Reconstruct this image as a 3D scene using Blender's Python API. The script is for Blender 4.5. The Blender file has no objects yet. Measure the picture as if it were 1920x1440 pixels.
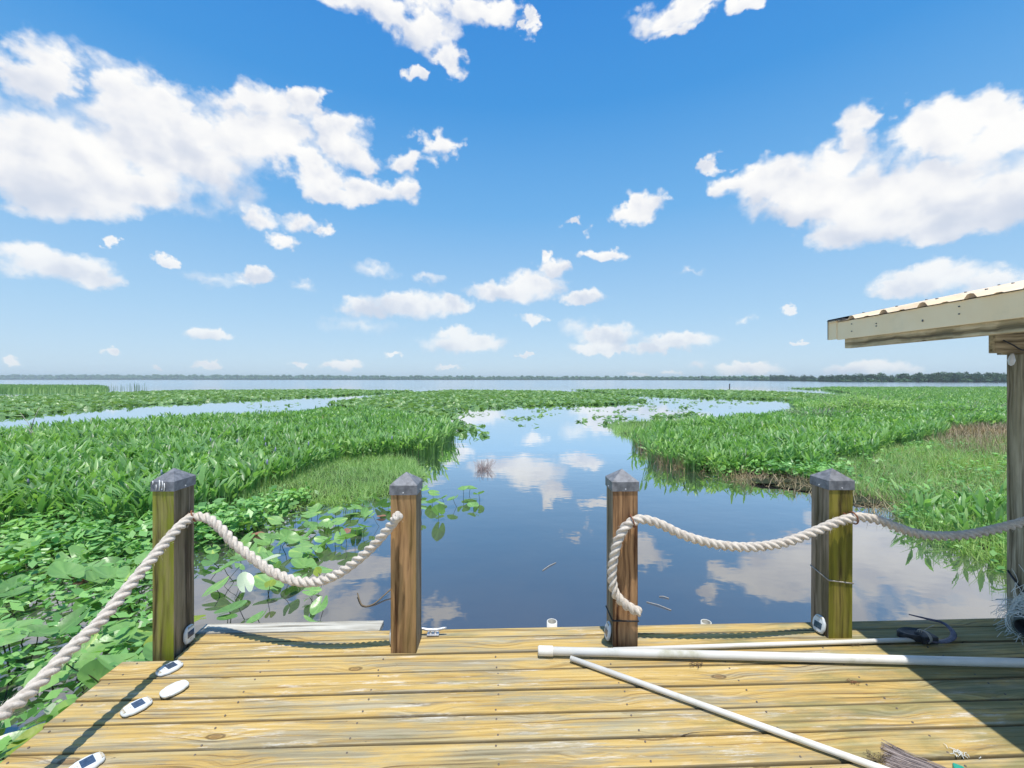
import bpy, bmesh, math, random
import numpy as np
from mathutils import Vector, Matrix
R = math.radians
sc = bpy.context.scene
COL = sc.collection

# ------------------------------------------------------------------ camera
CAM_H, F, HZ = 1.4875, 800.0, 711.0          # eye height over the deck, focal length (px of 1920), horizon row
WATER = -0.5
cam = bpy.data.cameras.new('camera'); cam_o = bpy.data.objects.new('camera', cam); COL.objects.link(cam_o)
cam_o.location = (0, 0, CAM_H); cam_o.rotation_euler = (R(90), 0, 0)
cam.sensor_width = 36; cam.lens = 36 * F / 1920; cam.shift_y = -(720 - HZ) / 1920
cam.clip_start = 0.05; cam.clip_end = 20000
sc.camera = cam_o
# ------------------------------------------------------------------ exposure
sc.view_settings.view_transform = 'Standard'; sc.view_settings.look = 'None'
sc.view_settings.gamma = 1; sc.view_settings.exposure = 0.45
sc.cycles.max_bounces = 6; sc.cycles.diffuse_bounces = 3; sc.cycles.glossy_bounces = 3
sc.cycles.transmission_bounces = 3; sc.cycles.volume_bounces = 0
sc.cycles.sample_clamp_indirect = 6
# ------------------------------------------------------------------ sun
SUN_TRAVEL = Vector((-0.03, 0.2, -1.0))       # shadows fall a little away from the camera
SUN_EL = math.atan2(1, math.hypot(.03, .2)); SUN_AZ = R(171.5)
sun = bpy.data.lights.new('sun', 'SUN'); sun.energy = 3.7; sun.angle = R(0.5); sun.color = (1, .955, .88)
sun_o = bpy.data.objects.new('sun', sun); COL.objects.link(sun_o)
sun_o.rotation_euler = SUN_TRAVEL.to_track_quat('-Z', 'Y').to_euler(); sun_o.location = (0, 0, 60)

# ------------------------------------------------------------------ node helper
class NT:
    def __init__(s, tree): s.t = tree; s.n = tree.nodes; s.l = tree.links
    def put(s, inp, v):
        if isinstance(v, bpy.types.NodeSocket): s.l.new(v, inp)
        elif v is not None:
            if hasattr(inp, 'default_value'):
                try: inp.default_value = v
                except Exception:
                    inp.default_value = (*v, 1) if len(v) == 3 else v
    def new(s, typ, ins=None, **kw):
        nd = s.n.new(typ)
        for k, v in kw.items(): setattr(nd, k, v)
        for k, v in (ins or {}).items(): s.put(nd.inputs[k], v)
        return nd
    def m(s, op, a, b=None, c=None, clamp=False):
        nd = s.n.new('ShaderNodeMath'); nd.operation = op; nd.use_clamp = clamp
        s.put(nd.inputs[0], a); s.put(nd.inputs[1], b); s.put(nd.inputs[2], c); return nd.outputs[0]
    def v(s, op, a, b=None, c=None):
        nd = s.n.new('ShaderNodeVectorMath'); nd.operation = op
        s.put(nd.inputs[0], a); s.put(nd.inputs[1], b); s.put(nd.inputs[2], c)
        return nd.outputs['Value'] if op in ('LENGTH', 'DOT_PRODUCT', 'DISTANCE') else nd.outputs[0]
    def mix(s, f, a, b, mode='MIX'):
        nd = s.n.new('ShaderNodeMix'); nd.data_type = 'RGBA'; nd.blend_type = mode
        s.put(nd.inputs[0], f); s.put(nd.inputs[6], a); s.put(nd.inputs[7], b); return nd.outputs[2]
    def noise(s, vec, scale, detail=4, rough=.55, out=0, dist=0):
        nd = s.new('ShaderNodeTexNoise', {'Scale': scale, 'Detail': detail, 'Roughness': rough, 'Distortion': dist})
        s.put(nd.inputs['Vector'], vec); return nd.outputs[out]
    def ss(s, x, lo, hi):                     # smoothstep
        nd = s.new('ShaderNodeMapRange', {'From Min': lo, 'From Max': hi}, interpolation_type='SMOOTHSTEP')
        s.put(nd.inputs['Value'], x); return nd.outputs[0]
    def ramp(s, x, stops):
        nd = s.n.new('ShaderNodeValToRGB'); e = nd.color_ramp.elements
        while len(e) < len(stops): e.new(.5)
        for el, (p, c) in zip(e, stops): el.position = p; el.color = (*c, 1)
        s.put(nd.inputs[0], x); return nd.outputs[0]
    def mapping(s, vec, scale=(1, 1, 1), loc=(0, 0, 0)):
        return s.new('ShaderNodeMapping', {'Vector': vec, 'Scale': scale, 'Location': loc}).outputs[0]

# ------------------------------------------------------------------ sky with clouds
w = bpy.data.worlds.new('World'); sc.world = w; w.use_nodes = True
w.node_tree.nodes.clear(); N = NT(w.node_tree)
SKY_STRENGTH = 0.1
sky = N.new('ShaderNodeTexSky', sky_type='NISHITA', sun_disc=False, sun_elevation=SUN_EL, sun_rotation=SUN_AZ,
            altitude=0, air_density=1.0, dust_density=0.6, ozone_density=3.0)
d = N.new('ShaderNodeTexCoord').outputs['Generated']
sx = N.new('ShaderNodeSeparateXYZ', {0: d}).outputs
az = N.m('ARCTAN2', sx[0], sx[1])
hyp = N.m('SQRT', N.m('ADD', N.m('MULTIPLY', sx[0], sx[0]), N.m('MULTIPLY', sx[1], sx[1])))
tv = N.m('DIVIDE', sx[2], N.m('MAXIMUM', hyp, .01))
P0 = N.new('ShaderNodeCombineXYZ', {0: az, 1: tv}).outputs[0]
size = N.ss(tv, .06, .5)
n1 = N.noise(P0, 6.5, 5, .48, 1); n2 = N.noise(P0, 26.0, 5, .5, 1)
w1 = N.v('SCALE', N.v('SUBTRACT', n1, (.5, .5, .5))); w1.node.inputs['Scale'].default_value = 1
N.put(w1.node.inputs['Scale'], N.m('MULTIPLY', size, .17))
w2 = N.v('SCALE', N.v('SUBTRACT', n2, (.5, .5, .5)))
N.put(w2.node.inputs['Scale'], N.m('ADD', .034, N.m('MULTIPLY', size, .035)))
w3 = N.v('SCALE', N.v('SUBTRACT', N.noise(P0, 52.0, 5, .58, 1), (.5, .5, .5)))
N.put(w3.node.inputs['Scale'], N.m('SUBTRACT', .030, N.m('MULTIPLY', size, .012)))
PW = N.v('ADD', N.v('ADD', P0, w3), N.v('ADD', w1, w2))
PV = N.v('ADD', N.v('ADD', P0, w3), N.v('MULTIPLY', N.v('ADD', w1, w2), (.25, .25, 0)))
# each puff: picture-independent direction (azimuth, tan elevation) with its half sizes
PUFFS = [(60,120,110,95),(240,190,150,120),(100,270,230,125),(340,190,85,70),(60,340,260,60),(330,280,230,105),(500,200,95,60),(572,190,48,42),
 (480,260,170,75),(630,255,105,48),(560,310,150,36),(250,345,200,48),(690,345,100,34),(765,345,45,34),(610,350,80,22),
 (775,292,44,26),(828,262,40,36),(560,684,16,6),(985,664,18,6),(300,688,14,5),(1255,700,22,6),(740,668,18,5),(1500,640,20,6),(480,400,52,28),(570,405,48,22),(612,422,24,18),(530,442,42,20),(360,395,60,16),
 (110,498,130,38),(50,472,90,30),(190,522,56,22),(218,456,22,14),(385,520,70,16),(484,510,44,18),(455,522,30,12),(314,492,22,11),(568,533,30,14),
 (710,510,50,17),(800,524,50,13),(1000,535,75,34),(1040,497,40,22),(950,548,85,24),(1090,557,52,16),(1016,480,18,18),(1125,476,60,15),
 (690,578,60,22),(770,572,105,26),(840,575,58,18),(680,610,95,16),(868,642,92,22),(850,624,44,14),(1000,598,30,11),(1080,612,40,20),
 (1140,628,60,24),(1130,652,70,14),(1265,638,76,22),(1230,652,62,12),(1190,377,46,34),(1078,412,30,14),(1105,428,17,9),(1295,511,28,11),
 (640,684,44,11),(388,624,50,14),(206,656,24,9),(392,686,34,9),(840,689,26,7),(22,678,26,13),(1478,584,18,9),(1395,601,22,9),
 (1303,683,26,8),(1400,692,72,16),(1635,692,104,19),(1195,705,32,6),(1750,522,130,38),(1690,540,85,24),(1850,528,90,32),
 (1620,245,72,60),(1555,295,130,48),(1455,330,120,62),(1500,355,150,62),(1590,350,150,75),(1325,305,36,30),(1390,345,72,32),(1780,255,130,65),(1880,255,110,65),(1750,325,210,60),
 (1880,350,190,85),(1650,395,160,58),(1530,385,100,38),(1600,432,110,36),(1800,415,160,40),
 (690,15,140,34),(800,45,95,58),(842,100,40,42),(900,20,95,42),(985,45,24,22),(765,122,26,18),(1280,15,130,36),(1270,50,64,20),(1400,2,60,22),
 (-250,330,200,110),(-500,500,200,60),(2150,300,190,110),(2400,520,160,50),(700,-250,220,110),(1500,-350,260,140),(200,-300,200,120)]
FAINT = {(455,522),(360,395),(385,520),(568,533),(710,510),(800,524),(1295,511),(1395,601),(1105,428),(1303,683),(680,610),(1080,612)}
Dmax = Wsum = Ssum = None
for (px, py, rx, ry) in PUFFS:
    a0 = math.atan((px - 960) / F); c = math.cos(a0); t0 = (HZ - py) / F * c
    ra = rx / F * c * c * 1.06; rt = ry / F * c * 1.06
    q = N.v('MULTIPLY_ADD', PW, (1 / ra, 1 / rt, 0), (-a0 / ra, -t0 / rt, 0))
    k = N.m('SUBTRACT', 1.0, N.v('LENGTH', q))
    if (px, py) in FAINT: k = N.m('MULTIPLY', k, .32)
    Dmax = k if Dmax is None else N.m('SMOOTH_MAX', Dmax, k, .25)
    if rx >= 40:
        wt = N.m('MAXIMUM', k, 0.0)
        y = N.v('DOT_PRODUCT', q, (0, 1, 0))
        Wsum = wt if Wsum is None else N.m('ADD', Wsum, wt)
        Ssum = N.m('MULTIPLY', wt, y) if Ssum is None else N.m('MULTIPLY_ADD', wt, y, Ssum)
# fair-weather clouds for the rest of the sky (behind and to the sides)
side = N.ss(N.m('ABSOLUTE', az), 1.25, 1.6)
rest = N.m('MULTIPLY', side, N.m('MULTIPLY', N.ss(tv, .02, .1), N.m('SUBTRACT', N.noise(P0, 3.2, 6, .55), .52)))
Dall = N.m('MAXIMUM', Dmax, N.m('SUBTRACT', N.m('MULTIPLY', rest, 4.0), N.m('MULTIPLY', N.m('SUBTRACT', 1, side), .5)))
vb = N.new('ShaderNodeTexVoronoi', {'Vector': PV, 'Scale': 13.0, 'Smoothness': .35, 'Detail': 2.0, 'Roughness': .55}, feature='SMOOTH_F1').outputs['Distance']
nf = N.noise(P0, 30.0, 5, .6)
Dn = N.m('ADD', N.m('ADD', Dall, N.m('MULTIPLY', N.m('SUBTRACT', .66, vb), N.m('ADD', .14, N.m('MULTIPLY', size, .30)))), N.m('MULTIPLY', N.m('SUBTRACT', nf, .5), .30))
alpha = N.ss(Dn, -.05, N.m('ADD', .38, N.m('MULTIPLY', N.ss(N.noise(P0, 5.0, 2, .5), .42, .65), .22)))
sy = N.m('DIVIDE', Ssum, N.m('MAXIMUM', Wsum, .02))
nb1 = N.noise(P0, 8.0, 4, .45); nb2 = N.noise(N.v('ADD', P0, (.012, .026, 0)), 8.0, 4, .45)
bill = N.m('MULTIPLY', N.m('SUBTRACT', nb1, nb2), 3.2)
lit = N.m('ADD', N.m('ADD', N.m('MULTIPLY', sy, .55), bill), N.m('ADD', .79, N.m('MULTIPLY', N.ss(Dall, .0, .9), -.28)))
ccol = N.ramp(lit, [(0.0, (.66, .71, .82)), (.3, (.76, .79, .87)), (.6, (.91, .915, .94)), (.95, (.99, .985, .98))])
CLOUD_GAIN = 7.5
ccol = N.mix(1.0, ccol, (CLOUD_GAIN, CLOUD_GAIN, CLOUD_GAIN * .99), 'MULTIPLY')
hs = N.new('ShaderNodeHueSaturation', {'Saturation': 1.25, 'Value': 1.0, 'Color': sky.outputs[0]}).outputs[0]
air = N.ramp(tv, [(0.0, (.62, .80, .96)), (.14, (.44, .69, .94)), (.38, (.185, .49, .89)), (.64, (.066, .34, .80)), (.9, (.043, .28, .76))])   # moist summer air, paler towards the horizon
air = N.mix(1.0, air, (7.3, 7.3, 7.3), 'MULTIPLY')
skyc = N.mix(.85, hs, air)
alpha = N.m('MULTIPLY', alpha, N.ss(tv, -.002, .006))
alpha = N.m('MULTIPLY', alpha, N.m('ADD', .80, N.m('MULTIPLY', N.ss(tv, .05, .35), .19)))
bg = N.new('ShaderNodeBackground', {'Color': N.mix(alpha, skyc, ccol), 'Strength': SKY_STRENGTH})
N.l.new(bg.outputs[0], N.new('ShaderNodeOutputWorld').inputs[0])
w.cycles.sampling_method = 'MANUAL'; w.cycles.sample_map_resolution = 512

# ------------------------------------------------------------------ object helpers
rng = np.random.default_rng(7); random.seed(7)
def tag(o, label=None, cat=None, group=None, kind=None):
    if label: o['label'] = label
    if cat: o['category'] = cat
    if group: o['group'] = group
    if kind: o['kind'] = kind
    return o
def thing(name, label, cat, loc=(0, 0, 0), rz=0, group=None):
    o = bpy.data.objects.new(name, None); COL.objects.link(o); o.empty_display_size = .1
    o.location = loc; o.rotation_euler = (0, 0, rz); return tag(o, label, cat, group)
def link_mesh(name, me, mats, parent=None, smooth=False):
    o = bpy.data.objects.new(name, me); COL.objects.link(o)
    for mt in (mats if isinstance(mats, (list, tuple)) else [mats]): me.materials.append(mt)
    if smooth: me.polygons.foreach_set('use_smooth', [True] * len(me.polygons))
    if parent: o.parent = parent
    return o
def obj(name, bm, mats, parent=None, smooth=False):
    me = bpy.data.meshes.new(name); bm.normal_update(); bm.to_mesh(me); bm.free()
    return link_mesh(name, me, mats, parent, smooth)
def np_mesh(name, V, Q, rnd=None):
    V = np.asarray(V, np.float32); Q = np.asarray(Q, np.int32); k = Q.shape[1]
    me = bpy.data.meshes.new(name)
    me.vertices.add(len(V)); me.vertices.foreach_set('co', V.ravel())
    me.loops.add(Q.size); me.loops.foreach_set('vertex_index', Q.ravel())
    me.polygons.add(len(Q)); me.polygons.foreach_set('loop_start', np.arange(0, Q.size, k, dtype=np.int32))
    me.update(calc_edges=True)
    if rnd is not None:
        at = me.attributes.new('rnd', 'FLOAT', 'POINT'); at.data.foreach_set('value', np.asarray(rnd, np.float32))
    return me
def box(bm, lo, hi, bev=0, mat=0):
    r = bmesh.ops.create_cube(bm, size=1); vs = r['verts']
    for v_ in vs:
        v_.co = Vector([lo[i] + (v_.co[i] + .5) * (hi[i] - lo[i]) for i in range(3)])
    fs = set(f for v_ in vs for f in v_.link_faces)
    for f in fs: f.material_index = mat
    if bev:
        es = list(set(e for v_ in vs for e in v_.link_edges))
        bmesh.ops.bevel(bm, geom=es, offset=bev, segments=2, affect='EDGES', profile=.6)
def spline(pts, step):
    P = [Vector(p) for p in pts]; P = [P[0] * 2 - P[1]] + P + [P[-1] * 2 - P[-2]]
    out = []
    for i in range(1, len(P) - 2):
        a, b, c, e = P[i - 1:i + 3]; n = max(1, int((c - b).length / step))
        for j in range(n):
            t = j / n
            out.append(.5 * ((2 * b) + (c - a) * t + (2 * a - 5 * b + 4 * c - e) * t * t + (3 * b - a - 3 * c + e) * t ** 3))
    out.append(P[-2]); return out
def frames(path):
    T = [(path[min(i + 1, len(path) - 1)] - path[max(i - 1, 0)]).normalized() for i in range(len(path))]
    up = Vector((0, 0, 1)) if abs(T[0].z) < .9 else Vector((1, 0, 0))
    n = T[0].cross(up).normalized(); res = []
    for t in T:
        n = (n - t * n.dot(t)).normalized(); res.append((t, n, t.cross(n)))
    return res
def tube(bm, path, r, seg=8, cap=True, mat=0):
    path = [Vector(p) for p in path]; fr = frames(path); rings = []
    for i, (p, (t, n, b)) in enumerate(zip(path, fr)):
        rr = r[i] if isinstance(r, (list, tuple)) else r
        rings.append([bm.verts.new(p + (n * math.cos(2 * math.pi * k / seg) + b * math.sin(2 * math.pi * k / seg)) * rr) for k in range(seg)])
    for a, c in zip(rings, rings[1:]):
        for k in range(seg):
            f = bm.faces.new((a[k], a[(k + 1) % seg], c[(k + 1) % seg], c[k])); f.smooth = True; f.material_index = mat
    if cap:
        for rg, rev in ((rings[0], True), (rings[-1], False)):
            f = bm.faces.new(list(reversed(rg)) if rev else rg); f.material_index = mat
    return rings
def ribbons(P, D, L, Wd, bend, rnd, seg=2, up=None):
    """flat tapering blades: base P, direction D, length L, width Wd, sagging by bend along the horizontal part of D"""
    n = len(P); D = D / np.linalg.norm(D, axis=1, keepdims=True)
    hor = D.copy(); hor[:, 2] = 0; hn = np.linalg.norm(hor, axis=1, keepdims=True); hor = hor / np.maximum(hn, 1e-4)
    sd = np.stack([-hor[:, 1], hor[:, 0], np.zeros(n)], 1)
    jit = rng.uniform(-1, 1, (n, 3)) * .5; sd = sd + jit; sd /= np.linalg.norm(sd, axis=1, keepdims=True)
    vs = []
    for i in range(seg + 1):
        t = i / seg; c = P + D * (L * t)[:, None] + (hor * .8 + np.array([0, 0, -.6])) * (bend * L * t * t)[:, None]
        wd = Wd * (1 - .85 * t)
        vs += [c - sd * wd[:, None] / 2, c + sd * wd[:, None] / 2]
    Vv = np.stack(vs, 1).reshape(-1, 3); k_ = 2 * (seg + 1)
    q = np.array([(2 * i, 2 * i + 1, 2 * i + 3, 2 * i + 2) for i in range(seg)])
    Qq = (np.arange(n)[:, None, None] * k_ + q[None]).reshape(-1, 4)
    return Vv, Qq, np.repeat(rnd, k_)
def at(px, py, Y): return Vector(((px - 960) * Y / F, Y, CAM_H + (HZ - py) * Y / F))
def on(px, py, z):
    Y = F * (CAM_H - z) / (py - HZ); return Vector(((px - 960) * Y / F, Y, z))
def W(px, py): p = on(px, py, WATER); return (p.x, p.y)

# ------------------------------------------------------------------ materials
def new_mat(name):
    m_ = bpy.data.materials.new(name); m_.use_nodes = True; m_.node_tree.nodes.clear(); return m_, NT(m_.node_tree)
def finish(N, sh): N.l.new(sh, N.new('ShaderNodeOutputMaterial').inputs[0])
def pbr(N, col, rough=.6, spec=.5, metal=0, normal=None, **kw):
    ins = {'Base Color': col, 'Roughness': rough, 'Specular IOR Level': spec, 'Metallic': metal}
    if normal is not None: ins['Normal'] = normal
    ins.update(kw)
    return N.new('ShaderNodeBsdfPrincipled', ins).outputs[0]
def bump(N, h, strength=.3, dist=.01):
    return N.new('ShaderNodeBump', {'Height': h, 'Strength': strength, 'Distance': dist}).outputs[0]
def simple(name, c1, c2, scale=20, rough=.5, spec=.5, metal=0, bmp=.15, bd=.002, dirt=None):
    m_, N = new_mat(name); co = N.new('ShaderNodeTexCoord').outputs['Object']
    n = N.noise(co, scale, 5, .6); c = N.mix(N.ss(n, .3, .7), c1, c2)
    if dirt: c = N.mix(N.m('MULTIPLY', N.ss(N.noise(co, scale * .35, 6, .65), .54, .70), dirt[1]), c, dirt[0])
    finish(N, pbr(N, c, rough, spec, metal, bump(N, N.noise(co, scale * 3, 3, .6), bmp, bd))); return m_

def deck_wood():
    m_, N = new_mat('weathered_yellow_decking')
    co = N.new('ShaderNodeTexCoord').outputs['Object']
    rnd = N.new('ShaderNodeAttribute', attribute_name='rnd').outputs['Fac']
    off = N.v('SCALE', (37.1, 3.3, 11.7)); N.put(off.node.inputs['Scale'], rnd)
    p = N.v('ADD', co, off); s = N.new('ShaderNodeSeparateXYZ', {0: p}).outputs
    # knots pull the grain round themselves
    vp = N.new('ShaderNodeCombineXYZ', {0: N.m('MULTIPLY', s[0], 1.15), 1: N.m('MULTIPLY', s[1], 4.5), 2: N.m('MULTIPLY', rnd, 91)}).outputs[0]
    vor = N.new('ShaderNodeTexVoronoi', {'Vector': vp, 'Scale': 1.0, 'Randomness': 1.0})
    dd = vor.outputs['Distance']
    dpos = N.v('SUBTRACT', vp, vor.outputs['Position'])
    dk = N.m('ADD', N.v('LENGTH', N.v('MULTIPLY', dpos, (1.0, .62, 0))), N.m('MULTIPLY', N.m('SUBTRACT', N.noise(N.mapping(p, (14, 34, 1)), 1.0, 4, .65), .5), .045))
    pull = N.m('POWER', 2.718, N.m('MULTIPLY', N.m('MULTIPLY', dk, dk), -60))
    wob = N.m('MULTIPLY', N.m('SUBTRACT', N.noise(N.mapping(p, (1.2, 5, 1)), 1.0, 3, .5), .5), .05)
    gy = N.m('ADD', N.m('ADD', s[1], wob), N.m('MULTIPLY', pull, .036))
    gp = N.new('ShaderNodeCombineXYZ', {0: N.m('MULTIPLY', s[0], 1.3), 1: N.m('MULTIPLY', gy, 70), 2: rnd}).outputs[0]
    grain = N.ss(N.noise(gp, 1.0, 5, .6), .20, .80)
    fine = N.noise(N.mapping(p, (6, 260, 1)), 1.0, 4, .7)
    c = N.ramp(grain, [(.05, (.27, .155, .05)), (.3, (.42, .275, .085)), (.6, (.53, .365, .12)), (.95, (.57, .43, .185))])
    c = N.mix(N.m('MULTIPLY', N.ss(rnd, .5, 1.0), .35), c, (.47, .35, .16))
    # grey weathering in streaks along the boards
    wz = N.noise(N.mapping(p, (1.5, 17, 1)), 1.0, 9, .72)
    c = N.mix(N.m('MULTIPLY', N.ss(wz, .47, .60), .78), c, N.mix(grain, (.13, .115, .075), (.43, .39, .285)))
    pg = N.noise(N.mapping(p, (2.6, 7.5, 1), (8, 3, 1)), 1.0, 6, .62)
    c = N.mix(N.m('MULTIPLY', N.ss(pg, .48, .66), .45), c, N.mix(grain, (.20, .185, .11), (.40, .375, .25)))
    st = N.noise(N.mapping(p, (1.5, 42, 1), (3, 7, 0)), 1.0, 6, .66)
    c = N.mix(N.m('MULTIPLY', N.ss(st, .53, .64), .38), c, (.19, .15, .085))
    # bleached, nearly white rubbed spots
    bl = N.noise(N.mapping(p, (4.0, 34, 1), (5, 9, 0)), 1.0, 8, .76)
    pt = N.ss(N.noise(N.mapping(p, (1.1, 5, 1), (1, 2, 5)), 1.0, 3, .5), .40, .60)
    c = N.mix(N.m('MULTIPLY', N.m('MULTIPLY', N.ss(bl, .53, .66), pt), .62), c, (.68, .65, .58))
    sp = N.noise(N.mapping(p, (26, 70, 1)), 1.0, 4, .7)
    c = N.mix(N.m('MULTIPLY', N.ss(sp, .66, .74), .7), c, (.12, .09, .05))
    # olive algae, mostly on the damp side under the roof
    so = N.new('ShaderNodeSeparateXYZ', {0: co}).outputs
    damp = N.ss(so[0], .9, 2.3)
    al = N.noise(N.mapping(p, (1.6, 6, 1), (2, 4, 0)), 1.0, 6, .62)
    al2 = N.m('ADD', al, N.m('MULTIPLY', damp, .20))
    c = N.mix(N.m('MULTIPLY', N.ss(al2, .56, .74), .8), c, N.mix(grain, (.13, .125, .05), (.27, .26, .125)))
    c = N.mix(N.m('MULTIPLY', N.ss(grain, .22, .08), .6), c, (.10, .065, .03))
    kon = N.m('GREATER_THAN', N.new('ShaderNodeSeparateColor', {0: vor.outputs['Color']}).outputs[0], .70)
    knot = N.m('MULTIPLY', N.ss(dk, .036, .014), kon)
    ring = N.m('MULTIPLY', N.ss(N.m('ABSOLUTE', N.m('SUBTRACT', dk, .036)), .014, .004), kon)
    c = N.mix(N.m('MULTIPLY', knot, .75), c, N.mix(fine, (.10, .05, .02), (.30, .17, .06)))
    c = N.mix(N.m('MULTIPLY', ring, .7), c, (.09, .05, .02))
    crack = N.ss(N.noise(N.mapping(N.new('ShaderNodeCombineXYZ', {0: s[0], 1: gy, 2: s[2]}).outputs[0], (.9, 75, 1)), 1.0, 4, .55), .315, .285)
    edge = N.new('ShaderNodeAttribute', attribute_name='edge').outputs['Fac']
    c = N.mix(N.m('MULTIPLY', N.ss(N.m('ADD', edge, N.m('MULTIPLY', N.m('SUBTRACT', grain, .5), .9)), .45, 1.0), .72), c, (.075, .055, .03))
    c = N.mix(N.m('MULTIPLY', crack, .9), c, (.05, .035, .02))
    h = N.m('SUBTRACT', N.m('ADD', N.m('MULTIPLY', grain, .5), N.m('MULTIPLY', fine, .45)), N.m('MULTIPLY', crack, 1.5))
    finish(N, pbr(N, c, .78, .25, 0, bump(N, h, .55, .004))); return m_
def grey_wood(name, a, b, algae=None, axis='x', amt=.8, dark=(.05, .035, .02), scale=1.0, seed=0.0):
    """timber with grain along x or z; algae = colour of a patchy film growing on it"""
    m_, N = new_mat(name); co = N.new('ShaderNodeTexCoord').outputs['Object']
    co = N.v('ADD', co, (seed, seed * 1.7, seed * .3))
    st = {'x': (1.2, 34, 34), 'y': (34, 1.2, 34), 'z': (34, 34, 1.2)}[axis]
    wob = N.noise(N.mapping(co, (2, 4, 4) if axis == 'x' else (4, 4, 2)), 1.0, 3, .5, 1)
    co2 = N.v('MULTIPLY_ADD', wob, (.05, .05, .05), co)
    g = N.ss(N.noise(N.mapping(co2, st), scale, 6, .6), .30, .70)
    fine = N.noise(N.mapping(co, [x * 4 for x in st]), 1.0, 4, .7)
    c = N.ramp(g, [(.03, dark), (.26, a), (.62, b), (.95, tuple(min(1, x * 1.3) for x in b))])
    if algae:
        fl = N.noise(N.mapping(co, (2, 9, 9) if axis == 'x' else (9, 9, 1.5), (3, 1, 2)), 1.0, 6, .6)
        c = N.mix(N.m('MULTIPLY', N.ss(fl, .40, .58), amt), c, N.mix(g, tuple(x * .6 for x in algae), algae))
    ck = N.ss(N.noise(N.mapping(co2, [x * (1.4 if x > 5 else .8) for x in st]), 1.0, 2, .5), .27, .25)
    c = N.mix(N.m('MULTIPLY', ck, .9), c, (.03, .022, .015))
    h = N.m('SUBTRACT', N.m('ADD', g, N.m('MULTIPLY', fine, .4)), N.m('MULTIPLY', ck, 1.5))
    finish(N, pbr(N, c, .8, .25, 0, bump(N, h, .6, .004))); return m_
def leaf_mat(name, stops, rough=.42, spec=.45, trans=.3, nscale=9, spots=False):
    m_, N = new_mat(name)
    rnd = N.new('ShaderNodeAttribute', attribute_name='rnd').outputs['Fac']
    geo = N.new('ShaderNodeNewGeometry')
    n = N.noise(geo.outputs['Position'], nscale, 3, .6)
    f = N.m('ADD', N.m('MULTIPLY', rnd, .8), N.m('MULTIPLY', n, .3))
    c = N.ramp(f, stops)
    big = N.noise(geo.outputs['Position'], .35, 3, .6)
    c = N.mix(N.m('MULTIPLY', N.ss(big, .45, .7), .35), c, N.mix(1.0, c, (1.25, 1.1, .55), 'MULTIPLY'))
    if spots: c = N.mix(N.m('MULTIPLY', N.ss(N.noise(geo.outputs['Position'], 34, 5, .7), .62, .72), .75), c, (.16, .10, .035))
    a = pbr(N, c, rough, spec, 0, bump(N, N.noise(geo.outputs['Position'], 60, 3, .6), .25, .004))
    t = N.new('ShaderNodeBsdfTranslucent', {'Color': N.mix(1.0, c, (1.5, 1.7, .7), 'MULTIPLY')}).outputs[0]
    mx = N.new('ShaderNodeMixShader', {0: trans, 1: a, 2: t}); finish(N, mx.outputs[0]); return m_

M = {}
M['deck'] = deck_wood()
M['grey_board'] = grey_wood('silver_grey_board', (.30, .275, .22), (.44, .42, .36), None, 'x', dark=(.14, .13, .11), scale=1.2)
M['under'] = grey_wood('damp_framing_timber', (.10, .085, .06), (.17, .15, .11), None, 'x')
M['post_brown'] = grey_wood('orange_brown_post_timber', (.19, .105, .045), (.37, .215, .10), (.20, .17, .045), 'z', .35, (.07, .028, .01))
M['post_red'] = grey_wood('reddish_post_timber', (.18, .095, .045), (.37, .21, .10), None, 'z', dark=(.06, .02, .008), seed=4.3)
M['post_grey'] = grey_wood('grey_brown_post_timber', (.13, .095, .06), (.27, .21, .15), (.14, .13, .06), 'z', .5, (.05, .035, .022))
M['post_green'] = grey_wood('algae_green_post_timber', (.15, .12, .04), (.25, .22, .07), (.26, .29, .02), 'z', .95, (.06, .045, .015))
M['post_olive'] = grey_wood('olive_post_timber', (.13, .10, .025), (.23, .185, .04), (.24, .22, .025), 'z', .9, (.05, .035, .01), seed=2.2)
M['shelter_wood'] = grey_wood('shelter_post_timber', (.20, .165, .10), (.36, .31, .21), (.19, .17, .08), 'z', .5, (.06, .048, .03), seed=6.1)
M['beam_wood'] = grey_wood('yellowish_beam_timber', (.34, .25, .125), (.56, .44, .26), (.28, .24, .13), 'y', .4, (.12, .09, .05), seed=1.4)
M['screw'] = simple('tarnished_screw', (.10, .075, .055), (.20, .17, .14), 60, .7, .3, .1)
M['header_wood'] = grey_wood('header_timber', (.26, .20, .11), (.44, .35, .21), (.24, .21, .11), 'x', .4, (.10, .075, .04), seed=3.1)
M['cap'] = simple('weathered_black_plastic', (.10, .105, .115), (.21, .215, .23), 30, .5, .4, 0, .3, .003, ((.45, .45, .44), .5))
M['rope'] = simple('bleached_rope', (.51, .45, .38), (.65, .59, .51), 60, .9, .15, 0, .6, .004, ((.34, .27, .22), .6))
M['rust'] = simple('rusty_iron', (.16, .06, .03), (.30, .14, .08), 90, .8, .3, .3, .4, .002)
M['pvc'] = simple('white_pvc', (.68, .655, .59), (.75, .73, .67), 8, .35, .5, 0, .05, .001, ((.42, .40, .26), .7))
M['pvc_dirty'] = simple('stained_pvc', (.66, .64, .58), (.74, .72, .66), 6, .4, .5, 0, .06, .001, ((.38, .36, .20), .8))
M['pvc_inner_shade'] = simple('pipe_inside_shade', (.16, .16, .14), (.26, .26, .23), 20, .6)  # grey coloured in for the shade inside the open pipes
M['light_body'] = simple('clear_white_plastic', (.60, .63, .64), (.70, .72, .71), 30, .25, .6, 0, .1, .001)
M['light_panel'] = simple('solar_cell', (.03, .05, .09), (.06, .09, .15), 60, .12, .7, 0, .0, .001)
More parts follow.
